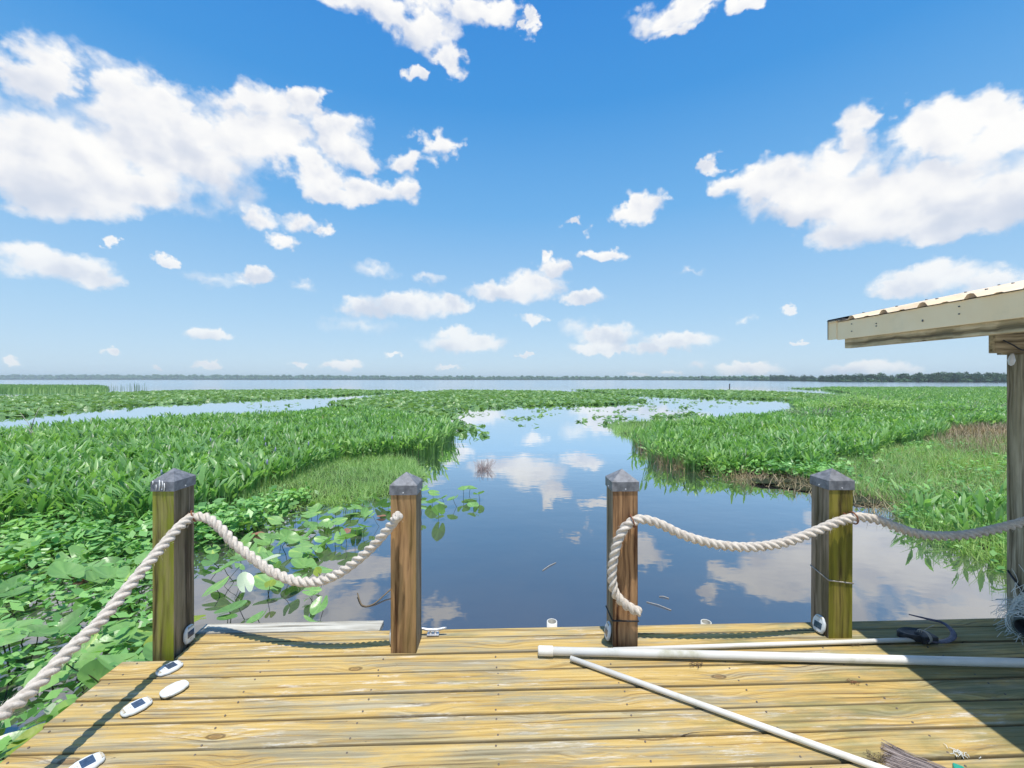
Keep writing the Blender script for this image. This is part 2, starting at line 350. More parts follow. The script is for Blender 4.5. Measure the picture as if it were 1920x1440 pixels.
M['light_lens'] = simple('ribbed_lens', (.42, .36, .25), (.58, .52, .40), 120, .2, .6, 0, .6, .002)
M['galv'] = simple('galvanised_metal', (.52, .53, .55), (.66, .67, .69), 40, .4, .5, .6, .2, .002)
M['black'] = simple('black_rubber', (.018, .018, .02), (.04, .04, .043), 50, .55, .4, 0, .3, .002)
M['blade'] = simple('dark_painted_steel', (.05, .045, .07), (.12, .11, .15), 40, .45, .5, .5, .3, .002)
M['roof'] = simple('cream_painted_metal', (.76, .58, .38), (.82, .66, .47), 5, .45, .4, 0, .05, .002, ((.40, .30, .20), .5))
M['fascia'] = simple('cream_fascia', (.88, .69, .41), (.90, .73, .46), 6, .5, .4, 0, .05, .001, ((.52, .46, .30), .35))
M['flash'] = simple('dark_metal_edge', (.07, .075, .085), (.12, .125, .13), 20, .45, .5, .3, .1, .002)
M['net'] = simple('pale_net_twine', (.62, .63, .58), (.76, .77, .72), 50, .6, .3, 0, .3, .002)
M['pipe_dark'] = simple('dark_green_pipe', (.05, .07, .065), (.09, .115, .105), 40, .5, .4, 0, .3, .002)
M['straw'] = leaf_mat('dry_straw', [(.1, (.16, .12, .075)), (.45, (.34, .265, .17)), (.9, (.52, .44, .31))], .8, .2, .15)
M['dead'] = leaf_mat('dead_brown_stems', [(.1, (0.12, 0.0825, 0.06)), (.5, (0.3, 0.2175, 0.1575)), (.95, (0.57, 0.45, 0.3525))], .8, .2, .1)
M['twig'] = simple('bleached_twig', (.30, .27, .23), (.46, .42, .37), 30, .85, .2, 0, .3, .003)
M['pick'] = leaf_mat('pickerelweed_leaf', [(.08, (0.07848, 0.1625, 0.06499)), (.45, (0.1569, 0.3194, 0.1137)), (.85, (0.3031, 0.5008, 0.1827)), (1.0, (0.4639, 0.6227, 0.2844))], .36, .42, .36)
M['pad'] = leaf_mat('lily_pad_leaf', [(.08, (0.09071, 0.1994, 0.05685)), (.5, (0.1606, 0.3256, 0.09303)), (.88, (0.2593, 0.4621, 0.1422)), (1.0, (0.5184, 0.6301, 0.155))], .34, .6, .25, 5, True)
M['pad_far'] = leaf_mat('far_lily_leaf', [(.05, (0.06683, 0.1447, 0.05019)), (.5, (0.1381, 0.2699, 0.08533)), (1.0, (0.2895, 0.4436, 0.1632))], .4, .5, .25)
M['pad_pale'] = leaf_mat('pale_whitish_pad', [(.1, (0.3848, 0.48, 0.3264)), (.9, (0.5328, 0.608, 0.4488))], .35, .5, .2)  # whole leaf paler than the other pads
M['pad_red'] = leaf_mat('withered_pad', [(.1, (.18, .075, .045)), (.9, (.34, .18, .12))], .55, .35, .15)
M['pad_yellow'] = leaf_mat('yellowing_pad', [(.1, (.14, .22, .025)), (.9, (.30, .38, .05))], .4, .5, .3)
M['stalk'] = simple('pad_stalk', (.035, .04, .018), (.07, .085, .03), 40, .6, .3)
M['grass'] = leaf_mat('fine_marsh_grass', [(.08, (0.1265, 0.2404, 0.08582)), (.5, (0.2387, 0.4084, 0.1429)), (1.0, (0.4492, 0.6006, 0.2573))], .6, .3, .3)
M['herb'] = leaf_mat('small_marsh_leaf', [(.08, (0.07593, 0.1915, 0.05405)), (.5, (0.1519, 0.3493, 0.09729)), (1.0, (0.3038, 0.5635, 0.1622))], .4, .5, .25)
M['mat'] = leaf_mat('added_dark_mat', [(.1, (.012, .016, .008)), (.9, (.03, .04, .016))], .8, .2, .0)
M['flower'] = simple('violet_flower', (.34, .32, .52), (.46, .43, .64), 60, .6, .3)
M['far_tree'] = leaf_mat('far_woodland', [(.05, (0.0306, 0.072, 0.0352)), (.5, (0.051, 0.117, 0.0528)), (1.0, (0.0935, 0.171, 0.0792))], .7, .2, .0, .6)
M['bark'] = simple('tree_bark', (.07, .055, .04), (.12, .10, .08), 8, .9, .2)
M['broom'] = leaf_mat('grey_broom_bristle', [(.1, (.13, .10, .095)), (.5, (.27, .22, .205)), (1.0, (.46, .40, .37))], .8, .2, .0)
M['green_plastic'] = simple('green_plastic', (.02, .25, .16), (.03, .32, .22), 30, .4, .5)

def water_mat():
    m_, N = new_mat('lake_water'); geo = N.new('ShaderNodeNewGeometry'); p = geo.outputs['Position']
    s = N.new('ShaderNodeSeparateXYZ', {0: p}).outputs
    far = N.ss(s[1], 25, 140)
    h = N.m('ADD', N.m('MULTIPLY', N.noise(N.mapping(p, (1.1, 1.6, 1)), 1.0, 3, .5), 1.0), N.m('MULTIPLY', N.noise(N.mapping(p, (5, 9, 1)), 1.0, 2, .5), .12))
    calm = N.m('ADD', .15, N.m('MULTIPLY', far, .3))
    bp = N.new('ShaderNodeBump', {'Height': h, 'Strength': calm, 'Distance': .02}).outputs[0]
    murk = N.mix(N.ss(N.noise(p, .5, 4, .6), .35, .7), (.050, .050, .054), (.068, .062, .058))
    base = N.new('ShaderNodeBsdfDiffuse', {'Color': murk}).outputs[0]
    gl = N.new('ShaderNodeBsdfGlossy', {'Color': (.96, .98, 1.0), 'Roughness': N.m('ADD', .01, N.m('MULTIPLY', far, .12)), 'Normal': bp}).outputs[0]
    fr = N.new('ShaderNodeFresnel', {'IOR': 1.42, 'Normal': bp}).outputs[0]
    finish(N, N.new('ShaderNodeMixShader', {0: N.m('MULTIPLY_ADD', fr, 2.3, .09, True), 1: base, 2: gl}).outputs[0]); return m_
M['water'] = water_mat()

# ------------------------------------------------------------------ setting: water
bm = bmesh.new()
xs = [-9000, 9000]; ys = [-300, 9000]
bm.faces.new([bm.verts.new((x, y, WATER)) for x, y in ((-9000, -300), (9000, -300), (9000, 9000), (-9000, 9000))])
tag(obj('water', bm, M['water']), kind='structure')

# ------------------------------------------------------------------ dock
YAW = math.atan(.035)
dock = thing('dock', 'weathered yellow plank dock in the foreground with small gaps between boards', 'dock', (0, 0, 0), YAW)
V, Q, RN, ED = [], [], [], []
def board(y0, y1, x0, x1, z1=0.0, th=.036, rnd=None):
    """one plank with eased edges and a slight bow"""
    rnd = random.random() if rnd is None else rnd
    b = .004; n = max(2, int((x1 - x0) / .25)); base = len(V); dz = random.uniform(-.0025, .0015)
    prof = [(y0, z1 - th), (y0, z1 - b), (y0 + b, z1), (y0 + .008, z1 - .0002), ((y0 + y1) / 2, z1 - .0012), (y1 - .008, z1 - .0002), (y1 - b, z1), (y1, z1 - b), (y1, z1 - th)]
    for i in range(n + 1):
        x = x0 + (x1 - x0) * i / n; wy = .0016 * math.sin(x * 1.7 + rnd * 40); wz = .001 * math.sin(x * 2.3 + rnd * 17)
        for j, (y, z) in enumerate(prof): V.append((x, y + wy, z + dz + wz)); RN.append(rnd); ED.append((1, 1, .8, 0, 0, 0, .8, 1, 1)[j])
    k = len(prof)
    for i in range(n):
        for j in range(k):
            a = base + i * k + j; c = base + i * k + (j + 1) % k; Q.append((a, c, c + k, a + k))
    for e, rev in ((base, 0), (base + n * k, 1)):
        ring = [e + j for j in range(k)]
        for (a, b_, c, d_) in ((0, 1, 7, 8), (1, 2, 6, 7), (2, 3, 5, 6)): Q.append((ring[a], ring[b_], ring[c], ring[d_]) if not rev else (ring[d_], ring[c], ring[b_], ring[a]))
y = 2.324; k = 0
while y > -1.6:
    g = random.uniform(.005, .008)
    board(y - .1425 + g, y, -1.945 + random.uniform(-.022, .02) - (.012 if k == 0 else 0), 4.6); y -= .1425; k += 1
board(2.329, 2.464, -1.715, 4.6); board(2.469, 2.556, -1.735, 4.6)
Qa = [q for q in Q if len(set(q)) == 4]
me = np_mesh('decking', V, Qa, RN); decking = link_mesh('decking', me, M['deck'], dock)
at_ = me.attributes.new('edge', 'FLOAT', 'POINT'); at_.data.foreach_set('value', ED)
bm = bmesh.new(); box(bm, (-1.77, 2.562, -.04), (-.70, 2.665, -.003), .005)
o = obj('edge_board', bm, M['grey_board'], dock); o['label'] = 'silver grey bleached edge board'
bm = bmesh.new(); box(bm, (-1.72, 2.508, -.235), (4.6, 2.546, -.037), .004); obj('rim_joist', bm, M['under'], dock)
bm = bmesh.new(); box(bm, (-1.915, -1.5, -.235), (-1.877, 2.31, -.037), .004); obj('side_joist', bm, M['under'], dock)
for jx in (-1.2, -.6, 0, .6, 1.2, 1.8, 2.4, 3.0, 3.6, 4.2):
    bm = bmesh.new(); box(bm, (jx - .019, -1.5, -.235), (jx + .019, 2.506, -.037), .003); obj('joist', bm, M['under'], dock)
bm = bmesh.new(); tube(bm, [(0, 0, -.004), (0, 0, .0012)], .0042, 8); screw_me = bpy.data.meshes.new('deck_screw'); bm.to_mesh(screw_me); bm.free(); screw_me.materials.append(M['screw'])
bm = bmesh.new(); spots_ = []
for k_ in range(28):
    yc = 2.324 - .1425 * k_ - .07
    for jx in (-1.89, -1.2, -.6, 0, .6, 1.2, 1.8, 2.4, 3.0, 3.6, 4.2):
        for dy in (-.042, .042): spots_.append((jx + random.uniform(-.008, .008), yc + dy + random.uniform(-.008, .008)))
shown_ = sorted([q for q in spots_ if q[1] > 1.55 and abs(q[0]) < 1.25 * q[1]], key=lambda q: q[1])[:100]
for (x_, y_) in shown_:
    o = bpy.data.objects.new('deck_screw', screw_me); COL.objects.link(o); o.parent = dock; o.location = (x_, y_, 0)
for (x_, y_) in spots_:
    if (x_, y_) not in shown_: tube(bm, [(x_, y_, -.004), (x_, y_, .0012)], .0042, 8)
obj('deck_screws', bm, M['screw'], dock)['kind'] = 'stuff'
for (jx, jy) in ((-1.7, .3), (1.6, .3), (4.2, .3)):
    bm = bmesh.new(); tube(bm, [(jx, jy, -1.5), (jx, jy, -.24)], .09, 12); obj('piling', bm, M['under'], dock)

# ------------------------------------------------------------------ rope posts
def torus(bm, c, axis, R_, r_, seg=20, arc=1.0):
    axis = Vector(axis).normalized(); a = axis.orthogonal().normalized(); b = axis.cross(a)
    n = int(seg * arc)
    pts = [Vector(c) + (a * math.cos(2 * math.pi * i / seg) + b * math.sin(2 * math.pi * i / seg)) * R_ for i in range(n + 1)]
    tube(bm, pts, r_, 6, arc < 1)
def rope_post(label, x0, x1, yf, depth, ztop, rz, mats, lean=0):
    cx, cy = (x0 + x1) / 2, yf + depth / 2; hw, hd = (x1 - x0) / 2, depth / 2
    t = thing('rope_post', label, 'post', (cx, cy, 0), rz, 'capped posts along the edge of the dock')
    t.rotation_euler = (0, R(lean), rz)
    bm = bmesh.new(); box(bm, (-hw, -hd, -1.4), (hw, hd, ztop + .03), .005)
    front, side = mats
    bm.normal_update()
    for f in bm.faces: f.material_index = 0 if f.normal.y < -.6 or f.normal.y > .6 else 1
    obj('timber', bm, [M[front], M[side]], t)
    # pyramid cap with a skirt
    e = .005; bm = bmesh.new(); zb = ztop; zt = ztop + .056
    rings = []
    for (ex, z) in ((e - .003, zb), (e, zb), (e, zt - .004), (e - .004, zt)):
        rings.append([bm.verts.new((sx_ * (hw + ex), sy_ * (hd + ex), z)) for sx_, sy_ in ((-1, -1), (1, -1), (1, 1), (-1, 1))])
    for a, b in zip(rings, rings[1:]):
        for i in range(4): bm.faces.new((a[i], a[(i + 1) % 4], b[(i + 1) % 4], b[i]))
    ap = bm.verts.new((0, 0, zt + .055))
    for i in range(4): bm.faces.new((rings[-1][i], rings[-1][(i + 1) % 4], ap))
    bm.faces.new(list(reversed(rings[0])))
    c = obj('cap', bm, M['cap'], t)
    for (px, py, nx, ny) in ((0, -hd - e, 0, -1), (hw + e, 0, 1, 0), (-hw - e, 0, -1, 0)):
        bm = bmesh.new(); tube(bm, [(px, py, zb + .012), (px + nx * .004, py + ny * .004, zb + .012)], [.0045, .003], 8); obj('screw', bm, M['galv'], c)
    return t, c
post_1, cap_1 = rope_post('post with bright green algae on its front, nearest the lily pads on the left', -1.945, -1.828, 2.306, .15, .882, 0, ('post_green', 'post_grey'))
post_2, _ = rope_post('orange brown post where the left rope ends in a cut knob', -.660, -.520, 2.315, .14, .8595, .01, ('post_brown', 'post_grey'))
post_3, _ = rope_post('reddish grained post with the right rope bent down its front and end hanging', .558, .700, 2.375, .14, .864, .03, ('post_red', 'post_grey'))
post_4, _ = rope_post('olive green post with a grey left side and a pale wire tied round its middle', 1.812, 1.954, 2.449, .14, .852, .035, ('post_olive', 'post_grey'), .3)
# bird lime on the first cap
bm = bmesh.new()
for (x, z0, z1, r_) in ((-.012, .888, .945, .0035), (.004, .90, .94, .0028), (.014, .885, .928, .003), (-.048, .92, .94, .003), (-.03, .89, .92, .002)):
    tube(bm, [(x, -.0835, z1), (x + .002, -.084, (z0 + z1) / 2), (x - .001, -.084, z0)], [r_ * .6, r_, r_ * .5], 6)
obj('bird_dropping', bm, simple('bird_lime', (.7, .7, .68), (.8, .8, .78), 40, .7), cap_1)
def hook(post, p, axis, to):
    bm = bmesh.new(); torus(bm, p, axis, .034, .0042, 18, 1.0); d_ = (Vector(to) - Vector(p)).normalized()
    tube(bm, [Vector(p) + d_ * .033, Vector(to)], .004, 6)
    o = obj('rope_hook', bm, M['rust'], post); o.matrix_parent_inverse = Matrix.Translation(post.location).inverted() if 1 else None
    return o
def band(post, zs, hw, hd, r_, mat):
    bm = bmesh.new(); e = r_ * .6
    c = [(-hw - e, -hd - e), (hw + e, -hd - e), (hw + e, hd + e), (-hw - e, hd + e), (-hw - e, -hd - e)]
    pts = [Vector((x, y, z)) for (x, y), z in zip(c, zs)]
    for a, b in zip(pts, pts[1:]): tube(bm, [a, b], r_, 6)
    obj('tie_wire', bm, mat, post)
band(post_3, (.145, .14, .145, .15, .145), .071, .07, .004, M['black'])
band(post_4, (.335, .315, .34, .36, .335), .071, .07, .0035, M['twig'])

# ------------------------------------------------------------------ ropes
def rope(name, label, pts, rad=.0268, lay=.132):
    path = spline(pts, .0065); fr = frames(path); n = 30
    rho = .475 * rad; cd = rad - rho
    prof = []
    for i in range(n):
        th = 2 * math.pi * i / n; best = 0
        for k_ in range(3):
            d_ = th - 2 * math.pi * k_ / 3; s_ = cd * math.sin(d_)
            if abs(s_) < rho: best = max(best, cd * math.cos(d_) + math.sqrt(rho * rho - s_ * s_))
        prof.append((th, max(best, .58 * rad)))
    Vv = []; L = 0
    for i, (p, (t, a, b)) in enumerate(zip(path, fr)):
        if i: L += (p - path[i - 1]).length
        tw = 2 * math.pi * L / lay; e = 1.0
        if i in (0, len(path) - 1): e = .82
        for (th, rr) in prof: Vv.append(p + (a * math.cos(th + tw) + b * math.sin(th + tw)) * rr * e)
    Qq = [(i * n + j, i * n + (j + 1) % n, (i + 1) * n + (j + 1) % n, (i + 1) * n + j) for i in range(len(path) - 1) for j in range(n)]
    me = bpy.data.meshes.new(name); me.from_pydata([tuple(v_) for v_ in Vv], [], Qq + [tuple(range(n - 1, -1, -1)), tuple(range((len(path) - 1) * n, len(path) * n))]); me.update()
    o = tag(link_mesh(name, me, M['rope'], None, True), label, 'rope', 'thick ropes strung between the posts')
    n = 900; ii = rng.integers(2, len(path) - 2, n); aa = rng.uniform(0, 6.283, n)
    P = np.array([path[i] + (fr[i][1] * math.cos(a) + fr[i][2] * math.sin(a)) * rad * .93 for i, a in zip(ii, aa)])
    D = np.array([(fr[i][1] * math.cos(a) + fr[i][2] * math.sin(a)) * .55 + fr[i][0] * random.choice((-1, 1)) * random.uniform(.4, 1.2) for i, a in zip(ii, aa)])
    fz = link_mesh('frayed_fibres', np_mesh('frayed_fibres', *ribbons(P, D, rng.uniform(.008, .022, n), np.full(n, .0011), rng.uniform(0, .6, n), np.full(n, .5))), M['rope'], o); fz['kind'] = 'stuff'
    return o
ra = [Vector((-1.80, .35, .72)), Vector((-1.77, .7, .43)), Vector((-1.755, 1.1, .31))]
for (px, py, X) in ((12, 1332, -1.75), (62, 1290, -1.758), (140, 1210, -1.77), (185, 1168, -1.775), (232, 1112, -1.78), (282, 1051, -1.785), (325, 1000, -1.79), (345, 980, -1.793)):
    ra.append(at(px, py, X * F / (px - 960)))
for (px, py, Y) in ((364, 969, 2.40), (390, 972, 2.395), (415, 992, 2.38), (440, 1019, 2.365), (475, 1047, 2.35), (507, 1070, 2.335), (543, 1086, 2.32), (571, 1091, 2.31),
                    (601, 1089, 2.30), (635, 1075, 2.29), (669, 1051, 2.285), (699, 1024, 2.28), (717, 1004, 2.275), (734, 984, 2.27), (742, 972, 2.25), (747, 967, 2.205)):
    ra.append(at(px, py, Y))
rope('rope', 'pale twisted rope from the lower left past the green post to a knobbed end', ra)
rb = []
for (px, py, Y) in ((1201, 1148, 2.325), (1186, 1142, 2.325), (1167, 1129, 2.325), (1153, 1111, 2.325), (1148, 1090, 2.325), (1148, 1066, 2.325), (1152, 1039, 2.325), (1160, 1010, 2.325), (1172, 989, 2.325),
                    (1188, 977, 2.33), (1207, 974, 2.335), (1238, 983, 2.34), (1275, 1001, 2.345), (1317, 1015, 2.35), (1357, 1023, 2.36), (1400, 1026, 2.365), (1440, 1023, 2.37), (1480, 1015, 2.38),
                    (1527, 997, 2.39), (1567, 980, 2.395), (1599, 971, 2.40), (1617, 970, 2.41), (1649, 976, 2.42), (1680, 988, 2.43), (1717, 1000, 2.44), (1757, 1005, 2.455), (1810, 1003, 2.47),
                    (1863, 993, 2.49), (1920, 979, 2.505), (1960, 968, 2.51), (2010, 975, 2.51)):
    rb.append(at(px, py, Y))
rope('rope', 'pale twisted rope hanging down the reddish post and swagged right to the shelter post', rb)
def hook_at(post, px, py, Y, axis, to):
    inv = (Matrix.Translation(post.location) @ post.rotation_euler.to_matrix().to_4x4()).inverted()
    bm = bmesh.new(); p = at(px, py, Y); torus(bm, p, axis, .033, .004, 18); tube(bm, [p + (Vector(to) - p).normalized() * .03, Vector(to)], .004, 6)
    bm.transform(inv); obj('rope_hook', bm, M['rust'], post)
hook_at(post_1, 363, 968, 2.40, (.75, .45, .3), (-1.84, 2.41, .735))
hook_at(post_3, 1186, 978, 2.33, (.95, 0, .3), (.66, 2.39, .74))
hook_at(post_4, 1600, 971, 2.40, (.95, 0, .15), (1.90, 2.46, .72))

# ------------------------------------------------------------------ solar dock lights
def dock_light():
    t = thing('dock_light', 'x', 'dock light', (0, 0, 0), 0, 'solar dock lights')
    bm = bmesh.new(); n = 40; L_, W_ = .064, .050
    def outline(s, z):
        out = []
        for i in range(n):
            a = 2 * math.pi * i / n; ca, sa = math.cos(a), math.sin(a)
            x = math.copysign(abs(ca) ** .75, ca) * L_; y_ = math.copysign(abs(sa) ** .75, sa) * W_
            k_ = 1 - .07 * math.exp(-((abs(ca) - .55) / .12) ** 2)
            out.append(bm.verts.new((x * s * k_, y_ * s * k_, z)))
        return out
    rings = [outline(.94, 0), outline(1.0, .004), outline(1.0, .010), outline(.93, .016), outline(.80, .0205)]
    for a, b in zip(rings, rings[1:]):
        for i in range(n): f = bm.faces.new((a[i], a[(i + 1) % n], b[(i + 1) % n], b[i])); f.smooth = True
    bm.faces.new(rings[-1]); bm.faces.new(list(reversed(rings[0])))
    obj('housing', bm, M['light_body'], t)
    bm = bmesh.new(); box(bm, (-.030, -.030, .0200), (.016, .030, .0218), .001); obj('solar_panel', bm, M['light_panel'], t)
    for s in (-1, 1):
        bm = bmesh.new()
        for j in range(5): box(bm, (s * (.050 + .0022 * j) - .0012, -.026 + .002 * j, .0125 - .001 * j), (s * (.050 + .0022 * j) + .0010, .026 - .002 * j, .0225 - .0016 * j), .0005)
        obj('lens', bm, M['light_lens'], t)
    bm = bmesh.new()                                   # small house-shaped emblem pressed in the top
    for (a, b) in (((.024, -.006), (.024, .006)), ((.024, .006), (.031, .006)), ((.031, .006), (.036, 0)), ((.036, 0), (.031, -.006)), ((.031, -.006), (.024, -.006))):
        tube(bm, [(a[0], a[1], .0207), (b[0], b[1], .0207)], .0009, 5)
    obj('emblem', bm, M['light_lens'], t)
    return t
def dup(root, label):
    r = root.copy(); COL.objects.link(r); r['label'] = label
    for ch in root.children:
        c = ch.copy(); COL.objects.link(c); c.parent = r
        for g_ in ch.children: e = g_.copy(); COL.objects.link(e); e.parent = c
    return r
proto = dock_light()
def put_light(o, loc, eul): o.location = loc; o.rotation_euler = eul
specs = [('solar dock light with its panel up, lying right in front of the green post', on(318, 1252, .01), (0, 0, R(60) + math.pi)),
         ('blank white dock light lying face down between the two with panels', on(327, 1288, .021), (math.pi, 0, R(58))),
         ('solar dock light with a dark blue panel, in the rope shadow on the left', on(256, 1324, .01), (0, 0, R(57) + math.pi)),
         ('solar dock light cut off by the bottom left of the picture', on(160, 1434, .01), (0, 0, R(55) + math.pi)),
         ('dock light standing on edge against the inner side of the green post', Vector((-1.822, 2.40, .068)), (0, R(90), 0)),
         ('dock light half hidden behind the left side of the orange brown post', Vector((-.665, 2.40, .066)), (0, R(-90), 0)),
         ('dock light leaning on the left side of the reddish post', Vector((.553, 2.43, .066)), (0, R(-80), R(3))),
         ('dock light with a brown panel leaning on the grey side of the olive post', Vector((1.805, 2.50, .066)), (0, R(-78), R(14)))]
for i, (lb, loc, eul) in enumerate(specs):
    o = proto if i == 0 else dup(proto, lb)
    o['label'] = lb; o.rotation_euler = eul; loc = Vector(loc); o.scale = (.86,) * 3 if i < 4 else (.78,) * 3
    if i > 3: loc.z = .053
    if i < 4: loc.z = .0185 if i == 1 else 0.0005
    o.location = loc

# ------------------------------------------------------------------ cleat, pipe stubs
t = thing('dock_cleat', 'grey metal cleat with two horns at the dock edge beside the orange brown post', 'cleat', on(812, 1190, 0), YAW)
bm = bmesh.new(); box(bm, (-.035, -.018, 0), (.035, .018, .008), .003); obj('base_plate', bm, M['galv'], t)
bm = bmesh.new()
for s in (-1, 1): tube(bm, [(s * .012, 0, .006), (s * .014, 0, .02), (s * .016, 0, .026)], [.010, .008, .007], 10)
tube(bm, [(-.078, 0, .04), (-.06, 0, .036), (-.03, 0, .029), (0, 0, .027), (.03, 0, .029), (.06, 0, .036), (.078, 0, .04)], [.004, .0075, .009, .0095, .009, .0075, .004], 10)
obj('horns', bm, M['galv'], t)
def pipe_mesh(bm, a, b, r_, wall=.005, seg=24):
    d_ = (Vector(b) - Vector(a)); fr = d_.normalized(); n_ = fr.orthogonal().normalized(); m2 = fr.cross(n_)
    loops = []
    for (p, rr) in ((a, r_), (b, r_), (b, r_ - wall), (Vector(b) - fr * .12, r_ - wall)):
        loops.append([bm.verts.new(Vector(p) + (n_ * math.cos(2 * math.pi * i / seg) + m2 * math.sin(2 * math.pi * i / seg)) * rr) for i in range(seg)])
    for k_, (x, y_) in enumerate(zip(loops, loops[1:])):
        for i in range(seg): f = bm.faces.new((x[i], x[(i + 1) % seg], y_[(i + 1) % seg], y_[i])); f.smooth = True; f.material_index = 1 if k_ == 2 else 0
    bm.faces.new(loops[-1]).material_index = 1
for (px, py, dz, lb) in ((1035, 1168, .004, 'open white pipe end standing up at the dock edge left of the reddish post'),
                         (1324, 1166, -.006, 'open white pipe end low at the dock edge between the reddish and olive posts')):
    p = at(px, py, 2.63 if px < 1200 else 2.68)
    bm = bmesh.new(); pipe_mesh(bm, (p.x, p.y, -1.2), (p.x, p.y, p.z + dz + .006), .0315)
    tag(obj('pipe_stub', bm, [M['pvc'], M['pvc_inner_shade']]), lb, 'pipe', 'open white pipes behind the dock edge')

# ------------------------------------------------------------------ loose poles on the deck
def lay(px, py, z): return on(px, py, z)
a = lay(1010, 1220, .027); b = lay(1920, 1243, .027); b2 = a + (b - a) * 1.55
t = thing('long_pipe', 'thickest white pipe lying level across the deck with a cap on its left end', 'pipe', a)
rel = lambda p: Vector(p) - a
bm = bmesh.new(); tube(bm, [rel(a + (b2 - a).normalized() * .02), rel(b2)], .0208, 24); obj('tube', bm, M['pvc_dirty'], t)
bm = bmesh.new(); dn = (b2 - a).normalized()
tube(bm, [rel(a - dn * .004), rel(a), rel(a + dn * .004), rel(a + dn * .075), rel(a + dn * .078)], [.019, .0235, .025, .025, .022], 24); obj('end_cap', bm, M['pvc'], t)
a = lay(1070, 1234, .018); b = lay(1655, 1442, .018); b2 = a + (b - a) * 1.5; b2.z = .018
bm = bmesh.new(); tube(bm, [a, b2], .0128, 20)
tag(obj('slanted_pole', bm, M['pvc']), 'slim white pole lying diagonally towards the bottom right of the deck', 'pole')
# hooked weed cutter
a = lay(1150, 1218.5, .016); b = lay(1722, 1199, .018)
t = thing('weed_cutter', 'thin white pole with a black clamp and dark curved hook blade at its right end', 'hand tool', a)
rel = lambda p: Vector(p) - a
bm = bmesh.new(); tube(bm, [rel(a), rel(b)], .0115, 18); obj('pole', bm, M['pvc_dirty'], t)
bm = bmesh.new(); c = on(1712, 1190, .028)
for (zz, s1) in ((0, 1),):
    n = 24; rs = []
    for (sc_, z) in ((.85, -.02), (1, -.012), (1, .014), (.9, .02), (.55, .014)):
        rs.append([bm.verts.new(rel(c) + Vector((math.cos(2 * math.pi * i / n) * .085 * sc_, math.sin(2 * math.pi * i / n) * .045 * sc_, z))) for i in range(n)])
    for x, y_ in zip(rs, rs[1:]):
        for i in range(n): bm.faces.new((x[i], x[(i + 1) % n], y_[(i + 1) % n], y_[i]))
    bm.faces.new(list(reversed(rs[0]))); bm.faces.new(rs[-1])
box(bm, rel(on(1726, 1199, .02)) - Vector((.01, .03, .012)), rel(on(1726, 1199, .02)) + Vector((.075, .03, .03)), .006)
obj('clamp', bm, M['black'], t)
bm = bmesh.new(); hp = [on(1735, 1200, .03), on(1760, 1203, .02), on(1776, 1201, .018), on(1787, 1194, .02), on(1785, 1182, .028), on(1768, 1168, .035), on(1737, 1160, .05)]
hp.append(Vector((2.47, 2.60, .066))); hp[-1] = at(1704, 1152, 2.60)
path = spline([rel(p) for p in hp], .012); n = len(path)
rad = [.012 * (1 - .75 * max(0, (i / n - .45) / .55)) for i in range(n)]
fr = frames(path); rings = []
for p, (tt, nn, bb), r_ in zip(path, fr, rad):
    rings.append([bm.verts.new(p + nn * math.cos(q_) * r_ * 1.25 + bb * math.sin(q_) * r_ * .55) for q_ in [2 * math.pi * i / 8 for i in range(8)]])
for x, y_ in zip(rings, rings[1:]):
    for i in range(8): bm.faces.new((x[i], x[(i + 1) % 8], y_[(i + 1) % 8], y_[i]))
bm.faces.new(list(reversed(rings[0]))); bm.faces.new(rings[-1]); obj('hook_blade', bm, M['blade'], t)
bm = bmesh.new(); cc = rel(on(1732, 1193, .045))
for k_ in range(3): torus(bm, cc + Vector((.008 * k_, 0, 0)), (1, .15, .2), .034 - .003 * k_, .0025, 16)
tube(bm, spline([cc + Vector((0, 0, .033)), cc + Vector((.05, .01, .05)), cc + Vector((.09, .03, .045))], .01), .0016, 5)
obj('binding_wire', bm, M['twig'], t)

# ------------------------------------------------------------------ strand meshes
def join(parts):
    Vs, Qs, Rs, o_ = [], [], [], 0
    for (v_, q_, r_) in parts: Vs.append(v_); Qs.append(q_ + o_); Rs.append(r_); o_ += len(v_)
    return np.concatenate(Vs), np.concatenate(Qs), np.concatenate(Rs)
def inside(pts, poly):
    x, y_ = pts[:, 0], pts[:, 1]; c = np.zeros(len(pts), bool); j = len(poly) - 1
    for i in range(len(poly)):
        xi, yi = poly[i]; xj, yj = poly[j]
        hit = ((yi > y_) != (yj > y_)) & (x < (xj - xi) * (y_ - yi) / (yj - yi + 1e-12) + xi); c ^= hit; j = i
    return c
def scatter(poly, dens, margin=0.0, wob=.25):
    pl = np.array(poly); lo, hi = pl.min(0), pl.max(0)
    n = int((hi - lo).prod() * dens); p = rng.uniform(lo, hi, (n, 2))
    p = p[(np.abs(p[:, 0]) < 1.28 * p[:, 1] + 1.6)]
    q_ = p + wob * np.stack([np.sin(p[:, 1] * 2.1 + 1.3 * np.sin(p[:, 0] * 1.7)), np.sin(p[:, 0] * 2.3 + 1.1 * np.sin(p[:, 1] * 1.9))], 1) * np.minimum(1, p[:, 1:2] / 14)
    k_ = inside(q_, poly)
    if margin:
        for dx, dy in ((margin, 0), (-margin, 0), (0, margin), (0, -margin)): k_ &= inside(q_ + np.array([dx, dy]), poly)
    return p[k_]
